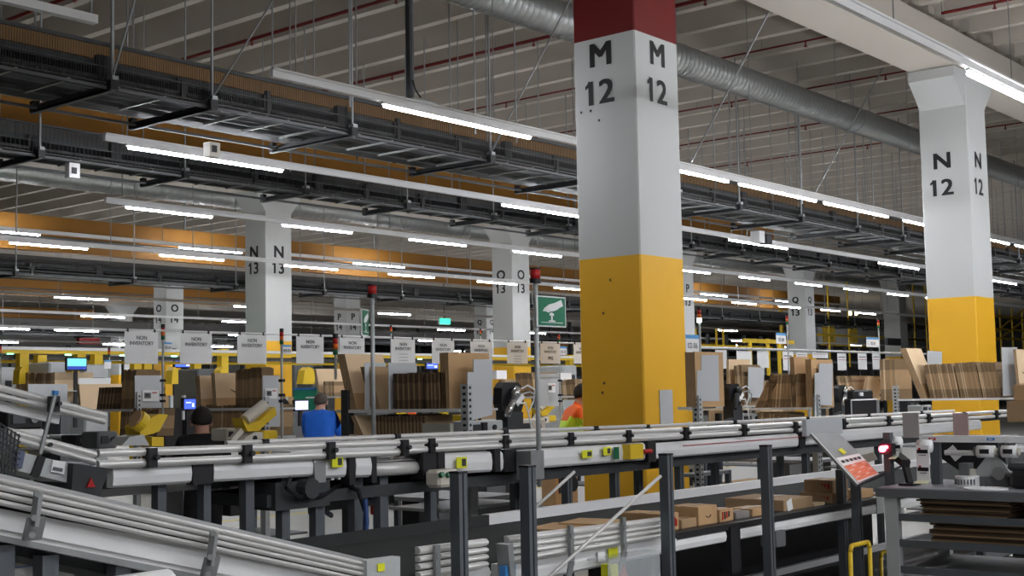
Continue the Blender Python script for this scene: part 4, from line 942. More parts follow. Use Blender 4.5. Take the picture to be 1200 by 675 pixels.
def bigcarton(x, px, pyb, pyt, zb, label, depth=.4, lean=.18, n=1, m=CARDL, t=.014, marks=True):
    y = oA(px, pyb, x).y; zt = oA(px, pyt, x).z; h = zt-zb
    for k in range(n):
        yy = y+k*(t+.004); ln = lean*h; o = thing('large_folded_carton', label if k == 0 else 'one behind the '+label, 'folded carton', (x, yy, zb), None if n == 1 else 'stack with '+label)
        q = MB()
        q.add([(x,yy,zb),(x+depth,yy,zb),(x+depth,yy+t,zb),(x,yy+t,zb),(x,yy+ln,zb+h),(x+depth,yy+ln,zb+h),(x+depth,yy+ln+t,zb+h),(x,yy+ln+t,zb+h)],
              [(0,3,2,1),(4,5,6,7),(1,2,6,5),(2,3,7,6),(3,0,4,7)], CARDM); q.add([(x,yy,zb),(x+depth,yy,zb),(x+depth,yy+ln,zb+h),(x,yy+ln,zb+h)], [(0,1,2,3)], m); q.build('sheet', o)
        if k == 0 and marks:
            q = MB(); c = Vector((x+depth*.5, yy+ln*.55-.004, zb+h*.55)); smile(q, c, (1, 0, 0), depth*.3, mat('faded_print', (.12, .08, .05), .8)); q.build('print', o)
            q = MB(); q.add([(x,yy-.002,zb),(x+depth,yy-.002,zb),(x+depth,yy+ln*.3-.002,zb+h*.3),(x,yy+ln*.3-.002,zb+h*.3)], [(0,1,2,3)], CARD); q.build('lower_flap', o)
def upright(par, x, y, z1, w=.05, d=.07, m=FRAMEG, holes=True):
    q = MB(); q.box(x-w/2, x+w/2, y, y+d, 0, z1, m)
    if holes:
        z = .8
        while z < z1-.03:
            q.box(x-w/2-.002, x-w/2+.001, y+d*.3, y+d*.7, z, z+.02, BLACK); q.box(x-w*.2, x+w*.2, y-.002, y+.001, z, z+.02, BLACK); z += .045
    q.build('upright', par)
def station(x, y0, y1, zs, label, zb=.95, up=(1, 1), um=FRAMEG, zu=None):
    s = thing('packing_station', label, 'packing station', (x+.3, (y0+y1)/2, 0))
    for k, z in enumerate(zs):
        MB().box(x, x+.42, y0, y1, z-.016, z, FRAMEG).box(x-.008, x, y0, y1, z-.02, z+.006, ALUW).build('shelf', s)
    MB().box(x, x+.65, y0, y1, zb-.03, zb, mat('bench_laminate', (.25, .26, .28), .5)).build('bench_top', s)
    MB().box(x, x+.6, y0+.05, y1-.05, .45, .47, MID).box(x, x+.6, y0+.05, y1-.05, .12, .14, MID).build('lower_shelf', s)
    zu = zu or max(zs)+.1
    if up[0]: upright(s, x+.03, y0-.07, zu, m=um)
    if up[1]: upright(s, x+.03, y1, zu, m=um)
    for (a, b) in ((x+.62, y0), (x+.62, y1-.05)): MB().box(a, a+.04, b, b+.05, 0, zb, POST).build('leg', s)
    return s
def sheet(par, x0, pts, y, m=PANEL, name='side_sheet', t=.006, label=None):
    q = MB(); q.prism([oB(px, py, y) for px, py in pts], (0, t, 0), m); return q.build(name, par, label=label)
def poster(par, pts, y, label=None):
    q = MB(); q.prism([oB(px, py, y) for px, py in pts], (0, .002, 0), PAPER)
    (ax, ay), (bx, by) = pts[0], pts[2]
    f = lambda u, v: oB(ax+(bx-ax)*u, ay+(by-ay)*v, y-.003)
    q.prism([f(.12, .25), f(.52, .25), f(.52, .75), f(.12, .75)], (0, .001, 0), MID); q.prism([f(.6, .2), f(.9, .2), f(.9, .3), f(.6, .3)], (0, .001, 0), REDP); q.prism([f(.2, .35), f(.4, .35), f(.4, .6), f(.2, .6)], (0, -.001, 0), DARK)
    q.build('printed_sheet', par)
# --- station A (px 393..577): x 7.05
xa = 7.05; sA = station(xa, 6.35, 7.66, [1.6, 1.36], 'packing station in the middle, its shelves packed with dark cartons', up=(1, 0), um=FRAMEG, zu=1.78)
MB().box(xa-.02, xa+.05, 7.52, 7.59, 0, 1.76, DARK).build('upright', sA, label='dark perforated upright')
sheet(sA, 0, [(548, 436), (555, 436), (555, 421), (577, 421), (577, 486), (548, 494)], 6.3)
yR = oA(520, 478, xa).y
sheet(sA, 0, [(429, 430), (444, 425), (441, 476), (429, 476)], 7.25) if 0 else None
for (px, w, lab) in [(429, .22, 0), (457, .3, 0)]:
    y = oA(px, 478, xa).y; q = MB(); zt = oA(px, 425, xa).z
    q.bev(xa-.01, xa+w, y, y+.006, 1.6, zt, .002, PANEL); q.build('divider_sheet', sA)
wA = 'upper shelf of the middle packing station'
bigcarton(xa+.01, 418, 476, 414, 1.6, 'huge pale carton leaning at the dark upright of the middle station', .42, .3, 5, CARDL)
bigcarton(xa+.04, 446, 476, 429, 1.6, 'dark slanting carton between the two grey dividers', .2, .35, 6, CARDM, marks=False)
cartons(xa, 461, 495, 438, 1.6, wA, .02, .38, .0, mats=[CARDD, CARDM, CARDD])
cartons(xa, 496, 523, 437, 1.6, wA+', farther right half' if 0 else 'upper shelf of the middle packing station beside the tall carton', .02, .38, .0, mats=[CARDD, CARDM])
bigcarton(xa, 527, 476, 413, 1.6, 'tallest brown carton beside the grey end sheet of the middle station', .46, .02, 5, CARD, marks=False)
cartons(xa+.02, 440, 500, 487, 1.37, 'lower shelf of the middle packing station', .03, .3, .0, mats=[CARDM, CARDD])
bigcarton(xa, 428, 513, 487, 1.37, 'pale carton slanting on the lower shelf by the dark upright', .2, .6, 3, CARDL, marks=False)
bigcarton(xa, 412, 513, 492, 1.37, 'pale carton slanting beside the dark upright, lowest', .16, .6, 3, CARDL, marks=False)
tag(MB().bev(xa-.06, xa-.02, oA(534, 500, xa).y, oA(501, 500, xa).y, 1.37, 1.5, .004, mat('olive_grey_bin', (.38, .38, .32), .7)).build('storage_bin'), 'dull olive bin on the lower shelf of the middle station', 'bin')
# --- station B (px ~808..845) x 10.2
xb = 10.2; sB = station(xb, 6.35, 6.5, [1.55, 1.3], 'packing station just past column M12', zu=1.66, up=(1, 0))
sheet(sB, 0, [(822, 416), (842, 416), (843, 470), (822, 470)], 6.3)
sheet(sB, 0, [(817, 434), (823, 434), (823, 497), (817, 497)], 6.3)
bigcarton(xb, 815.5, 465, 412, 1.55, 'tall brown carton behind the grey sheet just past column M12', .5, .0, 6, CARD, marks=False)
# --- station C  (px 850..975) x 12.56
xc = 12.56; sC = station(xc, 6.35, 8.1, [1.50, 1.27], 'packing station between columns M12 and N12', zu=1.64, up=(1, 0))
sheet(sC, 0, [(960, 426), (976, 426), (975, 475), (959, 475)], 6.3); sheet(sC, 0, [(955, 437), (961, 437), (961, 489), (955, 489)], 6.3)
wC = 'shelf of the station between columns M12 and N12'
bigcarton(xc, 952, 465, 421, 1.5, 'broad brown carton behind the grey sheet of that station', .5, .0, 4, CARD, marks=False)
bigcarton(xc, 933, 465, 418, 1.5, 'brown carton with a printed arrow beside the grey sheet', .35, .02, 3, CARD)
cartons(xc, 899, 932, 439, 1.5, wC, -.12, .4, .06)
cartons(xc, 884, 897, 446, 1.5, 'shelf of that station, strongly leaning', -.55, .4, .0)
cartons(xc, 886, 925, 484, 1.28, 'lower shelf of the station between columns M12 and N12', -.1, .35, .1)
# --- second carton row behind B, C  (x 14.5)
xd = 14.6; sD = station(xd, 8.3, 10.2, [1.5], 'packing station seen behind the black monitor past column M12', zu=1.6, up=(0, 0))
bigcarton(xd, 853, 466, 421, 1.5, 'pale carton leaning next to the grey sheet past column M12', .55, -.05, 2, CARDL)
cartons(xd, 862, 872, 428, 1.5, 'shelf behind the black monitor past column M12', .05, .5, .3)
sheet(sD, 0, [(877, 430), (896, 431), (894, 466), (877, 466)], 8.25)
# --- station E (px 1052..1200) x 16.3
xe = 16.3; sE = station(xe, 5.2, 7.02, [1.54], 'packing station in front of column N12, full of brown cartons', zu=1.72, up=(0, 1))
wE = 'long shelf in front of column N12'
bigcarton(xe, 1086, 464, 407, 1.54, 'large pale carton leaning on the shelf by column N12', .5, .38, 5, CARDL)
sheet(sE, 0, [(1087, 411), (1104, 412), (1104, 452), (1087, 452)], oA(1090, 460, xe).y+.05)
cartons(xe, 1090, 1124, 427, 1.54, wE, .16, .42, .12, t=.011, gap=.0015)
cartons(xe, 1125, 1151, 425, 1.54, wE+', middle of the row', .16, .42, .15, t=.011, gap=.0015)
cartons(xe, 1152, 1174, 425, 1.54, 'long shelf in front of column N12, by its end sheet', .16, .42, .15, t=.011, gap=.0015)
sheet(sE, 0, [(1174, 407), (1192, 407), (1193, 463), (1176, 464)], oA(1180, 462, xe).y-.02)
bigcarton(xe, 1196, 464, 409, 1.54, 'pale carton at the cropped end of the shelf by column N12', .4, .05, 2, CARDL)
# --- stations further behind right (x 19)
xf = 19.0; sF = station(xf, 8.8, 12.4, [1.5], 'distant packing station between the black monitors and column N12', zu=1.6, up=(0, 0))
cartons(xf, 1030, 1050, 421, 1.5, 'tall group left of the large leaning carton' if 0 else 'distant shelf, tall group beside the leaning pale carton', .0, .6, .2, t=.022)
cartons(xf, 985, 1004, 441, 1.5, 'shelf of the distant station behind the black monitors', .2, .6, .2, t=.02)
bigcarton(xf, 1012, 464, 441, 1.5, 'pale carton fanned behind the black monitors', .6, -.25, 3, CARDL, marks=False)
# --- left stations
xg = 7.58; sG = station(xg, 9.25, 10.15, [1.62, 1.36], 'packing station in front of column N13, with a printed sheet on its end', zu=1.72, up=(1, 0))
sheet(sG, 0, [(308, 440), (328, 440), (328, 500), (308, 500)], 9.2); poster(sG, [(311, 455), (325, 455), (325, 467), (311, 467)], 9.19)
cartons(xg, 276, 290, 433, 1.62, 'shelf of the station in front of column N13', .0, .3, .0, t=.018)
cartons(xg, 291, 307, 431, 1.62, 'shelf in front of column N13, beside its end sheet', .0, .14, .0, t=.018)
bigcarton(xg, 254, 470, 437, 1.62, 'pale carton with a dark printed arrow, behind the person in black', .5, .1, 3, CARDL)
bigcarton(xg, 236, 470, 440, 1.62, 'pale carton at the shelf end behind the person in black', .5, .1, 4, CARDL)
cartons(xg, 240, 303, 475, 1.37, 'lower shelf of the station in front of column N13', -.05, .4, .1, t=.02)
xh = 7.85; sH = station(xh, 11.6, 14.3, [1.62, 1.34], 'packing station near the inclined conveyor with a pale box on its end', zu=1.8, up=(1, 0))
sheet(sH, 0, [(158, 440), (190, 440), (190, 478), (158, 478)], 11.55)
poster(sH, [(167, 457), (186, 457), (186, 470), (167, 470)], 11.53)
cartons(xh, 141, 157, 434, 1.62, 'shelf near the inclined conveyor, tall group', -.1, .3, .0, t=.024)
cartons(xh, 112, 134, 454, 1.62, 'shelf near the inclined conveyor, low group', -.2, .6, .0, t=.024, mats=[CARDD, CARDM])
cartons(xh, 140, 184, 480, 1.35, 'lower shelf near the inclined conveyor', -.1, .2, .1, t=.024)
xi = 8.6; sI = station(xi, 14.5, 18, [1.62], 'packing station at the picture edge behind the inclined conveyor', zu=1.7, up=(0, 0))
bigcarton(xi, 95, 474, 450, 1.62, 'pale carton leaning beside the white sheet near the inclined conveyor', .6, .15, 3, CARDL, marks=False)
sheet(sI, 0, [(92, 443), (130, 443), (128, 465), (105, 474), (92, 462)], 14.4, PAPER, 'white_sheet'); sheet(sI, 0, [(33, 450), (79, 450), (79, 474), (33, 474)], 14.45)
xj = 11.5; sJ = station(xj, 19, 26, [1.9], 'distant packing station behind the inclined conveyor', zu=2.0, up=(0, 0))
for (a, b, t_) in [(18, 27, 438), (28, 40, 437), (42, 64, 437)]: cartons(xj, a, b, t_, 1.72, 'distant shelf behind the inclined conveyor', 0, .7, .3, t=.05)
# --- stations far behind, between pole 330 and 400, and centre
xk = 14.5; sK = station(xk, 13.2, 16.5, [1.72, 1.3], 'packing station behind the person in blue', zu=1.8, up=(0, 0))
bigcarton(xk, 376, 466, 432, 1.72, 'pale tall carton leaning behind the person in blue', .8, .25, 3, CARDL, marks=False)
cartons(xk, 378, 392, 447, 1.72, 'shelf behind the person in blue', .05, .5, .2, t=.035)
MB().box(xk+.4, xk+.45, oA(370, 455, xk+.4).y, oA(344, 455, xk+.4).y, 1.5, 1.88, mat('green_display', (.02, .3, .18), .5)).box(xk+.39, xk+.4, oA(370, 455, xk+.4).y, oA(344, 455, xk+.4).y, 1.84, 1.88, BLUE).build('green_panel', sK, label='green and blue back panel')
xl = 14.2; sL = station(xl, 9.8, 12.6, [1.66, 1.35], 'packing station between the grey end sheet and column M12', zu=1.7, up=(0, 0))
cartons(xl, 585, 594, 445, 1.66, 'shelf under column O13', .1, .5, .2, t=.025)
bigcarton(xl, 597, 466, 448, 1.66, 'brown carton slanting under column O13', .5, .5, 3, CARDM, marks=False)
cartons(xl, 606, 627, 437, 1.66, 'shelf under column O13, leaning group', .15, .6, .1, t=.025)
sheet(sL, 0, [(632, 438), (655, 438), (655, 476), (632, 476)], 9.75); poster(sL, [(642, 449), (651, 449), (651, 460), (642, 460)], 9.74)
cartons(xl+2, 657, 676, 445, 1.6, 'shelf between the printed sheet and column M12', .1, .6, .25, t=.03)
for (px, py, w_, z, y) in [(588, 438, 12, 1.9, 12.5), (662, 441, 16, 1.9, 12.5)]:
    a, b = oB(px-w_/2, py-4, y), oB(px+w_/2, py+6, y); tag(MB().box(a.x, b.x, y, y+.2, b.z, a.z, PAPER).build('white_tray'), 'white tray on the cartons, %s' % ('under column O13' if px < 600 else 'beside the printed sheet near column M12'), 'tray')
# far filler stations deep in the hall
for k, (px0, px1, y, zt_) in enumerate([(200, 218, 20, 1.8), (335, 372, 24, 1.75), (560, 600, 24, 1.7), (985, 1030, 16, 1.75), (905, 950, 14, 1.9), (850, 880, 15, 1.8)]):
    a, b = oB(px0, 460, y), oB(px1, 460, y)
    d = ['beyond the blue-lit screen', 'beyond the person in blue', 'beyond the middle station', 'beyond the black monitors', 'below column Q13', 'below the distant railing'][k]
    s = thing('packing_station', 'small far packing station '+d, 'packing station', (a.x, y, 0))
    MB().box(a.x, b.x, y, y+.5, .9, .94, MID).build('bench_top', s); MB().box(a.x, b.x, y+.4, y+.45, .9, zt_, CARDM).build('carton_back', s); MB().box(a.x, a.x+.06, y, y+.06, 0, zt_, FRAMEG).box(b.x-.06, b.x, y, y+.06, 0, zt_, FRAMEG).each('upright', s)
# ================================================================ NON INVENTORY SIGNS ON THEIR RAIL
ys = 9.0
sr = thing('sign_rail', 'thin level rail from which the white paper signs hang', 'rail', (5, ys, 2.27))
MB().tube((4.9, ys, 2.275), (22.5, ys, 2.275), .0075, ALUW, 6).build('tube', sr)
for k, (a, b, t_, bt, kind) in enumerate([(145, 184, 389, 426, 0), (210, 247, 390, 426, 0), (277, 311, 392, 427, 0), (346, 378, 394, 428, 0), (397, 426, 396, 415, 0), (457, 485, 398, 425, 1), (505, 531, 399, 429, 1), (550, 575, 400, 420, 0), (593, 617, 402, 430, 2), (632, 655, 403, 431, 3), (671, 690, 405, 430, 0)]):
    p, q_ = oB(a, t_, ys), oB(b, t_, ys); zb = oB(a, 426, ys).z; xm = (p.x+q_.x)/2
    land = ['next to the inclined conveyor', 'hanging below column O14', 'in front of column N13, grey shaft side', 'just past the yellow base of column N13', 'behind the pole of the smaller green sign', 'first past the smaller green sign', 'second past the smaller green sign', 'behind the tall brown carton', 'in front of column O13', 'reading PM3 beside the larger green sign', 'half hidden by column M12'][k]
    o = thing('paper_sign', 'white sign lettered NON INVENTORY, '+land, 'sign', (xm, ys, 2.0))
    shp = MB().box(p.x, q_.x, ys-.014, ys-.010, zb, 2.262, PAPER).build('sheet', o)
    q = MB(); text(q, 'NON', (xm, ys-.014, 2.212), (1, 0, 0), (0, 0, 1), .03, DARK, .015, 1.0, .003); text(q, 'INVENTORY', (xm, ys-.014, 2.168), (1, 0, 0), (0, 0, 1), .03, DARK, .012, .95, .003)
    if kind == 3: text(q, 'PM3', (xm, ys-.014, 2.095), (1, 0, 0), (0, 0, 1), .04, mat('dark_slate_print', (.03, .06, .09), .6), .02, .9, .003)
    if kind in (1, 2):
        for i in range(2+kind): q.box(xm-.06, xm+.06, ys-.018, ys-.016, 2.11-.03*i, 2.117-.03*i, FRAMEG)
    q.build('lettering', shp)
    q = MB()
    for xx in (p.x+.03, q_.x-.03): q.box(xx-.005, xx+.005, ys-.016, ys+.01, 2.255, 2.285, BLACK)
    q.build('clip', o)
# right side distant white signs
for k, (a, b, t_, bt, y) in enumerate([(838, 852, 410, 432, 16), (863, 881, 411, 429, 14), (887, 901, 411, 431, 14), (917, 930, 412, 434, 12.5), (933, 946, 413, 424, 12.5), (952, 970, 413, 420, 12.5), (981, 992, 414, 434, 12.5), (1005, 1016, 414, 433, 12.5), (1022, 1032, 414, 433, 12.5), (1060, 1068, 414, 430, 14)]):
    p, q_ = oB(a, t_, y), oB(b, bt, y)
    d = ['first past the grey sheet of the station by column M12', 'above the black monitor', 'above the leaning cartons', 'hanging below the shaft of column Q13', 'just under column Q13', 'behind the broad brown carton', 'first past column Q13', 'second past column Q13', 'third past column Q13', 'beside the large pale carton'][k]
    o = thing('paper_sign', 'small distant white sign, '+d, 'sign', ((p.x+q_.x)/2, y, q_.z)); MB().box(p.x, q_.x, y-.004, y, q_.z, p.z, PAPER).build('sheet', o)
    if k > 2: MB().box(p.x+.05, q_.x-.05, y-.006, y-.004, q_.z+(p.z-q_.z)*.75, q_.z+(p.z-q_.z)*.8, MID).box(p.x+.05, q_.x-.05, y-.006, y-.004, q_.z+(p.z-q_.z)*.6, q_.z+(p.z-q_.z)*.63, REDP).build('lettering', o)
s2 = thing('sign_rail', 'thin level rail over the stations between columns M12 and N12', 'rail', (16, 14, 2.5))
a, b = oB(800, 407, 13.9), oB(1085, 416, 13.9); MB().tube(a, (b.x, 13.9, a.z), .02, FRAMEG, 6).build('tube', s2)
# ================================================================ STACK LIGHTS ON POLES
def stack(px, ptop, pfoot, y, label, plate=None, lit=None, s=1., txt=None):
    p = oB(px, ptop, y); f = oB(px, pfoot, y); x = p.x; zt = p.z
    o = thing('stack_light', label, 'stack light', (x, y, f.z))
    H = .135*s; r = .017*s; zb = zt-H
    MB().tube((x, y, f.z), (x, y, zb), .011, FRAMEG, 8).build('pole', o)
    q = MB(); q.tube((x, y, zt-.03*s), (x, y, zt), r*1.05, BLACK, 10).build('cap', o)
    for k, (m, lm) in enumerate([(REDP, LRED), (ORP, ORP), (GRP, LGRN if lit != 'w' else LWHT)]):
        z1 = zt-(.03+.035*k)*s; MB().tube((x, y, z1-.034*s), (x, y, z1), r, lm if (lit and k == 2) else m, 10).build('lens', o, smooth=True)
    q = MB()
    for pz in (446, 463, 470):
        w = oB(px, pz, y)
        if w.z > f.z+.02: q.box(x-.02, x+.02, y-.02, y+.02, w.z-.012, w.z+.012, BLACK)
    if q.v: q.each('pole_clip', o)
    if plate:
        a, b = oB(plate[0], plate[1], y-.02), oB(plate[2], plate[3], y-.02)
        q = MB(); q.box(a.x, b.x, y-.024, y-.02, b.z, a.z, PAPER).box(a.x, b.x, y-.026, y-.024, a.z-(a.z-b.z)*.22, a.z, mat('sky_blue_print', (.12, .38, .72), .5))
        if txt: text(q, txt, ((a.x+b.x)/2, y-.025, b.z+(a.z-b.z)*.38), (1, 0, 0), (0, 0, 1), (a.z-b.z)*.32, DARK, .01, min(1., .9*(b.x-a.x)/(a.z-b.z)/1.1), .002)
        q.build('number_plate', o, label='white and blue number plate')
    return o
stack(191, 380, 500, 10.5, 'stack light on a pole in front of column O14', (192, 401, 201, 411), None, 1.1, '02-01')
stack(330, 385, 515, 8.5, 'stack light on a pole over the yellow base of column N13', (331, 404, 341, 415), None, 1.0, '03-03')
stack(393, 391, 445, 7.7, 'stack light on the dark upright of the middle station', None, None, 1.25)
stack(458, 381, 420, 14, 'stack light behind the first signs past the smaller green sign', None, None, .95)
stack(563, 385, 420, 14, 'stack light in front of column Q14', None, None, .9)
stack(655, 390, 505, 9.6, 'stack light next to the PM3 sign', (656, 406, 664, 416), None, .8, '02-05')
stack(128, 407, 445, 16, 'small stack light under column P15', (122, 422, 130, 432), None, 1.)
stack(0, 402, 440, 12, 'stack light cut by the picture edge', None, None, 1.)
stack(819, 359, 495, 6.35, 'stack light on a pole just past column M12, lit pale green', (803, 392, 819, 413), 'w', 1.1, '02-06')
stack(922, 368, 470, 8.2, 'stack light on a pole in front of column Q13', (909, 390, 921, 403), None, 1.0, '02-08')
stack(1029, 373, 470, 8.6, 'stack light on a pole between columns Q13 and N12', (1015, 395, 1030, 407), None, 1.15, '02-10')
stack(863, 400, 425, 22, 'tiny distant stack light glowing white below the railing', None, 'w', 1.2)
stack(920, 402, 425, 18, 'tiny distant stack light glowing white below column Q13', None, 'w', 1.)
stack(970, 403, 430, 22, 'tiny distant red stack light past column Q13', None, None, 1.2)
for k, (px, py) in enumerate([(12, 412), (80, 414), (144, 416), (204, 417), (259, 419), (492, 422), (668, 423)]):
    p = oB(px, py, 24); lab = ['over the first stretch of yellow railing', 'over the blue screen', 'beside the first white sign', 'between the first two white signs', 'between the second and third white signs', 'between two signs past the smaller green sign', 'beside the PM3 sign'][k]
    o = thing('signal_lamp', 'small glowing green lamp '+lab, 'signal lamp', (p.x, 24, 1.9)); MB().tube((p.x, 24, 1.5), (p.x, 24, p.z-.05), .03, BLACK, 8).tube((p.x, 24, p.z+.04), (p.x, 24, p.z+.16), .05, BLACK, 8).build('body', o); MB().tube((p.x, 24, p.z-.05), (p.x, 24, p.z+.04), .06, LGRN, 10).build('lens', o)
# ================================================================ DEVICES AT THE STATIONS
def screen(px0, py0, px1, py1, y, m, label, d=.05, foot=1.3, bez=.02):
    a, b = oB(px0, py0, y), oB(px1, py1, y); o = thing('monitor', label, 'monitor', ((a.x+b.x)/2, y, foot))
    MB().bev(a.x-bez, b.x+bez, y, y+d, b.z-bez, a.z+bez, .01, BLACK).build('housing', o); MB().box(a.x, b.x, y-.003, y, b.z, a.z, m).build('screen', o); scr = KIDS['s'] = list(o.children)[-1]
    if m is SBLUE: MB().box(a.x+(b.x-a.x)*.68, b.x-.02, y-.005, y-.003, b.z+.02, b.z+(a.z-b.z)*.6, SWHITE).box(a.x+.02, a.x+(b.x-a.x)*.6, y-.005, y-.003, b.z+(a.z-b.z)*.6, b.z+(a.z-b.z)*.72, SWHITE).build('display_text', scr)
    if m is SCYAN: MB().box(a.x, b.x, y-.005, y-.003, b.z, b.z+(a.z-b.z)*.3, mat('dark_blue_display', (.01, .02, .15), emit=(.02, .04, .3), es=.3)).build('display_text', scr)
    MB().box((a.x+b.x)/2-.03, (a.x+b.x)/2+.03, y+.02, y+.05, foot, b.z, BLACK).build('stand', o); return o
screen(79, 420, 101, 433, 19, SCYAN, 'lit cyan and dark blue screen near the yellow railing')
screen(216, 468, 229, 479, 12, SBLUE, 'blue-lit screen in front of the person in black')
screen(346, 470, 361, 480, 14.5, SWHITE, 'white-lit screen beside the person in blue')
screen(205, 423, 224, 430, 24, SBLUE, 'distant blue screen under the second white sign')
screen(500, 426, 513, 432, 18, SBLUE, 'distant blue screen behind the cartons of the middle station')
screen(1137, 468, 1164, 475, 8.0, SBLUE, 'blue and white screen under the shelf by column N12')
# tall black machine cabinets at station left
tag(MB().bev(*(lambda a, b: (a.x, b.x, 11.3, 11.52, 0, a.z))(oB(193, 478, 11.3), oB(214, 478, 11.3)), .01, BLACK).build('machine_cabinet'), 'tall black cabinet standing beside the person in black', 'cabinet')
tag(MB().bev(*(lambda a, b: (a.x, b.x, 12.4, 12.9, 0, a.z))(oB(216, 492, 12.4), oB(240, 492, 12.4)), .01, BLACK).build('machine_cabinet'), 'low black cabinet below the blue-lit screen', 'cabinet')
def tape_machine(px, py, y, s, label, flip=1):
    p = oB(px, py, y); o = thing('tape_machine', label, 'tape machine', (p.x, y, p.z))
    X = lambda a, b, c: (p.x+a*s*flip, y+b*s, p.z+c*s)
    q = MB(); q.prism([X(-.22,0,.08), X(-.17,0,.0), X(.0,0,.0), X(.3,0,.2), X(.27,0,.3), X(.02,0,.13), X(-.17,0,.08), X(-.26,0,.17)], (0, .22*s, 0), YMET); q.build('yellow_cradle', o)
    q = MB(); q.tube(X(-.13, .11, .14), X(.19, .11, .33), .075*s, CREAM, 18); q.tube(X(.19, .11, .33), X(.195, .11, .333), .045*s, CARDD, 12); q.build('paper_roll', o, smooth=False)
    q = MB(); q.bev(min(X(.08,0,0)[0], X(.32,0,0)[0]), max(X(.08,0,0)[0], X(.32,0,0)[0]), y, y+.2*s, p.z-.13*s, p.z-.0*s, .01, YMET); q.build('yellow_body', o)
    q = MB(); q.prism([X(-.27,0,-.15), X(.07,0,-.15), X(.07,0,-.02), X(-.05,0,-.01), X(-.2,0,-.07)], (0, .2*s, 0), CREAM); q.tube(X(-.06, -.01, -.09), X(-.06, 0, -.09), .035*s, BLACK, 12); q.build('base_unit', o)
    q = MB(); q.bar(X(-.36, .1, -.12), X(-.2, .1, .02), .07*s, .07*s, CREAM); q.build('side_arm', o); return o
tape_machine(303, 505, 7.6, .58, 'yellow tape machine holding a paper roll in front of column N13')
tape_machine(641, 487, 10.5, .62, 'yellow tape machine behind the pole of the larger green sign')
o = thing('tape_machine', 'yellow tape machine near the inclined conveyor, its round spool facing out', 'tape machine', (*oB(180, 505, 6.8)[:2], 1.4))
q = MB(); y = 6.8; a = oB(163, 497, y); q.tube(a+Vector((-.02, 0, .03)), a+Vector((.02, 0, 0)), .065, YMET, 18); q.tube(a+Vector((-.03, 0, .035)), a+Vector((-.02, 0, .03)), .055, CARDM, 18); q.build('spool', o)
q = MB(); q.prism([oB(163, 500, y), oB(165, 512, y), oB(180, 508, y), oB(187, 505, y), oB(197, 486, y), oB(187, 485, y), oB(180, 488, y)], (0, .15, 0), YMET); q.build('yellow_cradle', o)
q = MB(); q.prism([oB(178, 512, y), oB(192, 512, y), oB(192, 523, y), oB(178, 523, y)], (0, .15, 0), YMET); q.build('yellow_body', o)
q = MB(); q.prism([oB(143, 522, y), oB(152, 512, y), oB(168, 509, y), oB(175, 522, y)], (0, .15, 0), FRAMEG); q.build('base_unit', o)
def applicator(px, py, y, s, label, chrome=True):
    p = oB(px, py, y); o = thing('label_applicator', label, 'label applicator', (p.x, y, p.z-.2))
    X = lambda a, b, c: Vector((p.x+a*s, y+b*s, p.z+c*s))
    q = MB(); q.prism([X(-.16,0,-.02), X(-.15,0,.12), X(-.1,0,.17), X(.08,0,.17), X(.14,0,.12), X(.16,0,-.02), X(.12,0,-.1), X(-.12,0,-.1)], (0, .1*s, 0), BLACK); q.build('black_housing', o)
    q = MB(); q.tube(X(-.06, -.06, .04), X(-.2, -.1, -.13), .035*s, CHROME if chrome else DARK, 12, .028*s); q.tube(X(-.05, -.06, .05), X(.02, -.04, .1), .045*s, CHROME if chrome else BLACK, 12); q.build('arm', o, smooth=True)
    q = MB(); q.path([X(.03,-.05,.1), X(.12,-.08,.14), X(.22,-.08,.1), X(.24,-.05,.0), X(.18,-.04,-.1)], .006*s+.002, PAPER); q.path([X(.0,-.05,.05), X(.14,-.09,.08), X(.26,-.08,.04), X(.25,-.05,-.08)], .006*s+.002, FRAMEG); q.path([X(-.05,-.08,-.02), X(.06,-.1,-.02), X(.1,-.1,-.12), X(.14,-.1,-.26)], .006*s+.002, PAPER); q.build('cable', o)
    q = MB(); q.box(*sum([[min(a, b), max(a, b)] for a, b in zip(X(-.1, -.02, -.28), X(.12, .12, -.1))], []), DARK); q.build('body', o)
    q = MB(); q.bar(X(-.4, 0, -.3), X(-.05, 0, -.24), .03*s, .03*s, DARK); q.bar(X(-.42, 0, -.18), X(-.42, 0, -.36), .06*s, .06*s, BLACK); q.build('side_arm', o)
    q = MB(); q.ob(X(.02, -.07, .01), Vector((.05*s, 0, .04*s)), Vector((0, .002, 0)), Vector((-.015*s, 0, .02*s)), PAPER); q.build('small_label', o)
    return o
applicator(601, 470, 7.2, .95, 'black label applicator with a chrome arm and loose cables, beside the grey end sheet')
applicator(862, 466, 6.9, .85, 'black label applicator with dangling cables past column M12', False)
applicator(988, 464, 7.3, .8, 'black label applicator with a white arm beside the station between columns', True)
o = thing('black_crate_monitor', 'black squat monitor with a white top edge beside the third applicator', 'monitor', (*oB(1018, 490, 6.3)[:2], 1.3))
y = 6.3; a, b = oB(997, 468, y), oB(1028, 489, y); a2, b2 = oB(1001, 457, y+.05), oB(1024, 470, y+.05)
MB().bev(a.x, b.x, y, y+.08, b.z, a.z, .006, BLACK).build('housing', o); MB().box(a.x, b.x, y-.006, y+.0, a.z-.015, a.z, PAPER).box(a.x-.01, a.x+.01, y-.006, y, b.z, a.z, FRAMEG).build('white_edge', o); MB().bev(a2.x, b2.x, y+.05, y+.15, b2.z, a2.z, .02, BLACK).build('rear_hump', o)
q_ = oB(1009, 462, y+.04); MB().box(q_.x-.04, q_.x+.04, y+.03, y+.05, q_.z-.02, q_.z+.02, PAPER).build('small_label', o)
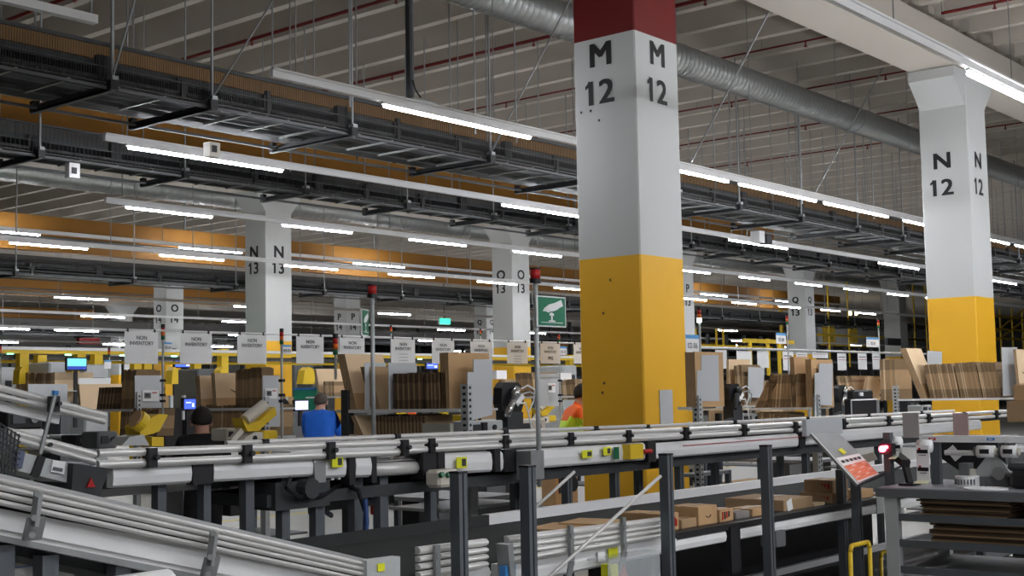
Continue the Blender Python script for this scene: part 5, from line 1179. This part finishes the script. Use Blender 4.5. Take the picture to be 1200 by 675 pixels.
# machinery clutter on the benches just above the upper conveyor
def clutter(px0, px1, pyt, pyb, y, name, label, cat, m, extra=None):
    a, b = oB(px0, pyt, y), oB(px1, pyb, y); o = thing(name, label, cat, ((a.x+b.x)/2, y, b.z))
    MB().bev(a.x, b.x, y, y+.2, b.z, a.z, .01, m).build('body', o)
    q = MB(); w = b.x-a.x; h = a.z-b.z
    q.box(a.x+w*.15, a.x+w*.5, y-.01, y, b.z+h*.3, b.z+h*.75, DARK if m is not BLACK else MID).tube((a.x+w*.75, y-.015, b.z+h*.5), (a.x+w*.75, y, b.z+h*.5), h*.2, BLACK if m is not BLACK else STEEL, 10); q.build('front_panel', o); return o
clutter(115, 138, 506, 525, 7.5, 'printer_unit', 'grey printer with dark openings behind the upper guard rail', 'printer', MID)
clutter(90, 112, 510, 522, 7.7, 'printer_unit', 'black printer behind the inclined guard rails', 'printer', BLACK)
clutter(266, 279, 502, 516, 8, 'parts_bin', 'pale bin with blue and yellow items beside the person in black', 'bin', CREAM)
clutter(545, 590, 494, 508, 7.2, 'printer_unit', 'grey flat printer below the grey end sheet', 'printer', FRAMEG)
clutter(548, 566, 486, 496, 7.8, 'tape_gun', 'yellow and black tape unit beside the grey end sheet', 'tape machine', YMET)
clutter(604, 640, 492, 508, 8.2, 'printer_unit', 'cream printer between the applicator and the bending person', 'printer', CREAM)
clutter(868, 892, 485, 495, 7, 'parts_bin', 'grey bin below the leaning cartons', 'bin', FRAMEG)
clutter(905, 918, 471, 482, 9, 'paper_cone', 'pale paper roll on a yellow holder below the leaning cartons', 'paper roll', CARDL)
clutter(1080, 1092, 475, 483, 7, 'parts_bin', 'small grey bin below the shelf by column N12', 'bin', FRAMEG)
clutter(1064, 1078, 468, 484, 7.6, 'hand_scanner', 'black hand scanner with a green ring beneath the shelf by column N12', 'scanner', BLACK)
clutter(8, 50, 481, 502, 8, 'black_crate', 'black crate with a white tag behind the inclined conveyor', 'crate', BLACK)
clutter(270, 300, 566, 602, 11, 'black_crate', 'black crate standing on the floor under the benches', 'crate', BLACK)
clutter(490, 560, 575, 625, 7.6, 'black_machine', 'black machinery filling the space under the middle station', 'machine', BLACK)
clutter(560, 622, 560, 600, 7.9, 'black_machine', 'black sack-like machine cover under the bench by the second post', 'machine', BLACK)
clutter(800, 822, 540, 580, 7.9, 'cream_door', 'pale cream cabinet under the conveyor past column M12', 'cabinet', CREAM)
clutter(860, 895, 565, 575, 8.5, 'brown_tray', 'flat brown cartons lying under the conveyor past column M12', 'boxes', CARDM)
clutter(915, 975, 535, 570, 9.5, 'black_machine', 'dark machinery under the conveyor between columns M12 and N12', 'machine', BLACK)
clutter(650, 678, 545, 590, 9, 'carton_pile', 'brown boxes stacked on the floor beside column M12', 'boxes', CARD)
# benches row near C1 (grey table under px 500-610)
o = thing('side_bench', 'grey bench just behind the second grey post', 'bench', (6.3, 5.9, 0))
a, b = oB(520, 572, 5.75), oB(612, 566, 5.75)
MB().box(a.x, b.x, 5.7, 6.3, 1.12, 1.16, mat('bench_laminate', (1, 1, 1))).build('bench_top', o)
p = oB(552, 600, 5.75); MB().box(p.x-.03, p.x+.04, 5.72, 5.8, 0, 1.12, FRAMEG).box(b.x-.1, b.x-.05, 5.72, 5.78, 0, 1.12, POST).build('leg', o); MB().box(a.x, b.x, 5.75, 6.25, .95, .97, FRAMEG).build('shelf', o)
for (px, lb) in [(508, 'perforated steel upright under the white control box'), (446, 'perforated steel upright with a red mark behind the drive unit'), (960, 'perforated steel upright under the conveyor towards column N12')]:
    p = oB(px, 590, 6.1); o = thing('perforated_upright', lb, 'upright', (p.x, 6.1, 0)); q = MB(); q.box(p.x-.03, p.x+.03, 6.08, 6.14, 0, 1.4, FRAMEG); z = .5
    while z < 1.35: q.box(p.x-.01, p.x+.008, 6.077, 6.081, z, z+.022, BLACK); z += .05
    q.build('profile', o)
    if px == 446: MB().box(p.x-.09, p.x-.035, 6.08, 6.1, .95, 1.12, REDP).build('red_plate', o)
# ================================================================ YELLOW RAILINGS AND MEZZANINES
def railing(pts, z0, z1, label, y=None, n=None, r=.035, mid=True, step=2.2):
    o = thing('yellow_railing', label, 'railing', (pts[0][0], pts[0][1], z0)); q = MB()
    for a, b in zip(pts[:-1], pts[1:]):
        for z in ([z1, (z0+z1)/2, z0+.05] if mid else [z1]): q.bar((a[0], a[1], z), (b[0], b[1], z), r*2, r*2, YMET)
    q.build('rail', o)
    for a, b in zip(pts[:-1], pts[1:]):
        L = math.dist(a, b); k = max(1, int(L/step))
        for i in range(k+1):
            t = i/k; x, y = a[0]+(b[0]-a[0])*t, a[1]+(b[1]-a[1])*t; MB().box(x-.04, x+.04, y-.04, y+.04, 0 if z0 < 1 else z0, z1, YMET).build('post', o)
    return o
# long yellow conveyor frame in the left distance, px 0..680 y 405-428
o = thing('yellow_frame_conveyor', 'long yellow framed conveyor running across the hall behind the signs', 'conveyor', (12, 22, 0))
za, zb_ = oB(100, 407, 22).z, oB(100, 411, 22).z
MB().box(9, 34, 22, 22.12, oB(100, 411, 22).z, oB(100, 407.5, 22).z, ALUW).build('pale_rail', o)
MB().box(9, 34, 22.02, 22.14, oB(100, 415, 22).z, oB(100, 411, 22).z, YMET).box(9, 34, 22.5, 22.6, oB(100, 425, 22).z, oB(100, 421.5, 22).z, YMET).build('yellow_rail', o)
MB().box(9, 34, 22.3, 22.4, oB(100, 421, 22).z, oB(100, 416, 22).z, MID).build('grey_rail', o)
for px in (27, 48, 94, 114, 160, 172, 230, 262, 470, 520, 668):
    p = oB(px, 420, 22.1); MB().box(p.x-.09, p.x+.09, 22.05, 22.2, 0, oB(px, 409 if px % 4 else 416, 22.1).z, YMET).build('post', o)
for k, (px, w_) in enumerate([(26, 8), (88, 10), (205, 8), (262, 10), (362, 14)]):
    a, b = oB(px-w_/2, 432, 20), oB(px+w_/2, 445, 20); d = ['behind the inclined conveyor', 'under the cyan screen', 'below the second sign', 'below the third sign', 'behind the person in blue'][k]
    o = thing('yellow_machine_guard', 'yellow curved machine guard '+d, 'machine guard', (a.x, 20, 1.5)); MB().prism([oB(px-w_/2, 450, 20), oB(px-w_/3, 434, 20), oB(px, 430, 20), oB(px+w_/2, 433, 20), oB(px+w_/2, 450, 20)], (0, .2, 0), YMET).build('shell', o)
    MB().box(a.x, b.x, 20.3, 20.9, 0, 1.5, MID).build('base', o)
# grey machine blocks behind the left stations
for k, (a_, b_, t_, y, m) in enumerate([(0, 20, 430, 21, FRAMEG), (58, 84, 424, 21.5, PANEL), (100, 128, 427, 21, FRAMEG), (232, 256, 432, 21, MID), (345, 368, 422, 26, MID), (430, 456, 420, 24, MID), (660, 676, 428, 20, FRAMEG)]):
    a, b = oB(a_, t_, y), oB(b_, t_, y); d = ['at the picture edge', 'beside the cyan screen', 'under the small stack light', 'below the second sign', 'below the yellow base of column N13', 'behind the smaller green sign', 'beside the PM3 sign'][k]
    o = thing('machine_block', 'grey machine housing '+d, 'machine', ((a.x+b.x)/2, y, 0)); MB().bev(a.x, b.x, y, y+.8, 0, a.z, .03, m).build('housing', o); MB().box(a.x+.1, b.x-.1, y-.01, y, a.z*.7, a.z*.9, DARK).build('panel', o)
# exit sign
a, b = oB(517, 373, 40), oB(528, 380, 40); o = thing('exit_sign', 'glowing green exit sign far off between columns P14 and Q14', 'exit sign', (a.x, 40, b.z)); MB().box(a.x, b.x, 40, 40.1, b.z, a.z, EXITG).build('lit_face', o); MB().box(a.x, b.x, 40.1, 40.2, b.z-.02, a.z+.02, FRAMEG).build('housing', o); MB().tube(((a.x+b.x)/2, 40.1, a.z), ((a.x+b.x)/2, 40.1, ZR), .02, DARK, 5).build('hanger_rod', o)
# dark storage mezzanines in the deep hall
def mezz(px0, px1, y, z0, z1, label, m=DARK, posts=True, beams=3, d=4):
    a, b = oB(px0, 400, y), oB(px1, 400, y); x0, x1 = a.x, b.x
    o = thing('storage_mezzanine', label, 'mezzanine', ((x0+x1)/2, y, 0))
    if beams > 1: MB().box(x0, x1, y+d*.8, y+d*.85, z0, z1, m).build('rear_panel', o)
    for k in range(beams):
        z = z0+(z1-z0)*(k+.3)/beams; MB().box(x0, x1, y, y+d, z, z+.22, m).box(x0, x1, y-.02, y, z+.05, z+.14, MID).build('deck', o)
    x = x0+.3
    while x < x1:
        MB().box(x, x+.16, y, y+.16, 0, z1+.4, m).build('post', o); x += 1.9
    return o
mezz(430, 575, 52, 2.6, 5.2, 'dark racking filling the far hall between columns P14 and Q14')
mezz(618, 680, 47, 2.2, 5.6, 'dark racking between column O13 and column M12')
mezz(343, 392, 52, 2.8, 5.0, 'dark racking between columns N13 and P14', beams=2)
mezz(804, 930, 36, 2.3, 4.3, 'dark racking between column M12 and column Q13')
mezz(955, 1085, 36, 2.9, 3.9, 'dark flat mezzanine deck between columns Q13 and N12', beams=1)
mezz(214, 286, 60, 2.6, 4.6, 'dark racking between columns O14 and N13', beams=2)
# big dark ducts behind station B
tag(MB().tube((oB(795, 390, 32).x, 32, 3.1), (oB(925, 390, 32).x, 32, 3.1), .22, DARK, 12).build('dark_duct', smooth=True), 'dark horizontal duct between column M12 and column Q13', 'duct')
tag(MB().tube((oB(955, 375, 30).x, 30, 3.35), (oB(1090, 375, 30).x, 30, 3.35), .25, DARK, 12).build('dark_duct', smooth=True), 'dark horizontal duct between column Q13 and column N12', 'duct')
# white partition stretches and yellow frames on the right
for k, (a_, b_, t_, bt, y) in enumerate([(958, 1090, 338, 372, 46), (836, 925, 348, 366, 46), (958, 1090, 378, 408, 46), (1160, 1210, 330, 385, 42)]):
    a, b = oB(a_, t_, y), oB(b_, bt, y); d = ['behind the dark deck, upper', 'above the dark racking past column M12', 'behind the yellow posts', 'past column N12'][k]
    tag(MB().box(a.x, b.x, y, y+.2, b.z, a.z, WINDOWW).build('white_partition'), 'pale partition panel '+d, 'partition')
def yframe(pxs, y, py0, py1, rails, label, w=.07):
    a, b = oB(pxs[0], py0, y), oB(pxs[-1], py0, y); o = thing('yellow_scaffold', label, 'steel frame', (a.x, y, 0))
    for px in pxs: p = oB(px, py0, y); q = oB(px, py1, y); MB().box(p.x-w/2, p.x+w/2, y, y+w, max(0, q.z), p.z, YMET).build('post', o)
    for (x0, x1, py) in rails: p, q = oB(x0, py, y), oB(x1, py, y); MB().box(p.x, q.x, y-.02, y+.04, p.z-.05, p.z+.05, YMET).build('rail', o)
yframe([880, 901, 914], 16, 397, 440, [(872, 930, 399)], 'yellow rail frame in front of column Q13')
yframe([916], 30, 345, 420, [], 'tall thin yellow and black post beside column Q13', .14)
yframe([966, 969, 972, 975, 978, 998, 1001, 1004], 40, 382, 402, [(962, 1020, 404)], 'cluster of yellow slats under the dark deck past column Q13', .12)
yframe([970, 993, 1070, 1084], 26, 330, 430, [(958, 1085, 392), (1036, 1085, 396)], 'tall yellow framing between columns Q13 and N12', .06)
yframe([808, 816, 840, 848], 30, 385, 420, [(800, 905, 404)], 'yellow frame low between column M12 and the leaning cartons', .07)
yframe([1172, 1186, 1198], 24, 362, 425, [(1165, 1200, 370), (1165, 1200, 385), (1165, 1200, 396)], 'yellow stair railing past column N12', .07)
o = thing('stair_stringer', 'yellow slanting stair rail past column N12', 'stair rail', (*oB(1180, 390, 24)[:2], 2))
MB().bar(oB(1164, 392, 24), oB(1200, 362, 24), .07, .07, YMET).bar(oB(1164, 402, 24), oB(1200, 376, 24), .07, .07, YMET).build('rail', o)
for k in range(2):
    p = oB(997+7*k, 367, 36); o = tag(MB().tube(p, p+Vector((0, .1, 0)), .14, mat('lit_yellow_lamp', (1, .9, .3), emit=(1, .85, .3), es=3), 12).build('round_lamp'), 'small round yellow lamp on the dark deck past column Q13, %s of two' % ORD[k], 'lamp')
a, b = oB(1040, 396, 20), oB(1056, 405, 20); tag(MB().box(a.x, b.x, 20, 20.1, b.z, a.z, BLACK).build('hanging_monitor'), 'black hanging monitor beside the large pale carton', 'monitor')
a, b = oB(46, 384, 60), oB(117, 403, 60); tag(MB().box(oB(93, 396, 60).x, b.x, 60, 60.3, oB(93, 403, 60).z, oB(93, 396, 60).z, mat('deep_red_panel', (.2, .008, .01), .6)).build('red_panel'), 'deep red panel high on the far wall under column P15', 'panel')
# ================================================================ WORLD, COLOUR
w = bpy.data.worlds.new('world'); SC.world = w; w.use_nodes = True
w.node_tree.nodes['Background'].inputs[0].default_value = (.5, .5, .5, 1); w.node_tree.nodes['Background'].inputs[1].default_value = .15
SC.view_settings.view_transform = 'Standard'; SC.view_settings.look = 'None'; SC.view_settings.gamma = 1; SC.view_settings.use_curve_mapping = False
SC.view_settings.exposure = 2.2
SC.cycles.use_denoising = True
SC.cycles.max_bounces = 6; SC.cycles.diffuse_bounces = 4
SC.cycles.use_light_tree = True
SC.cycles.sample_clamp_indirect = 6
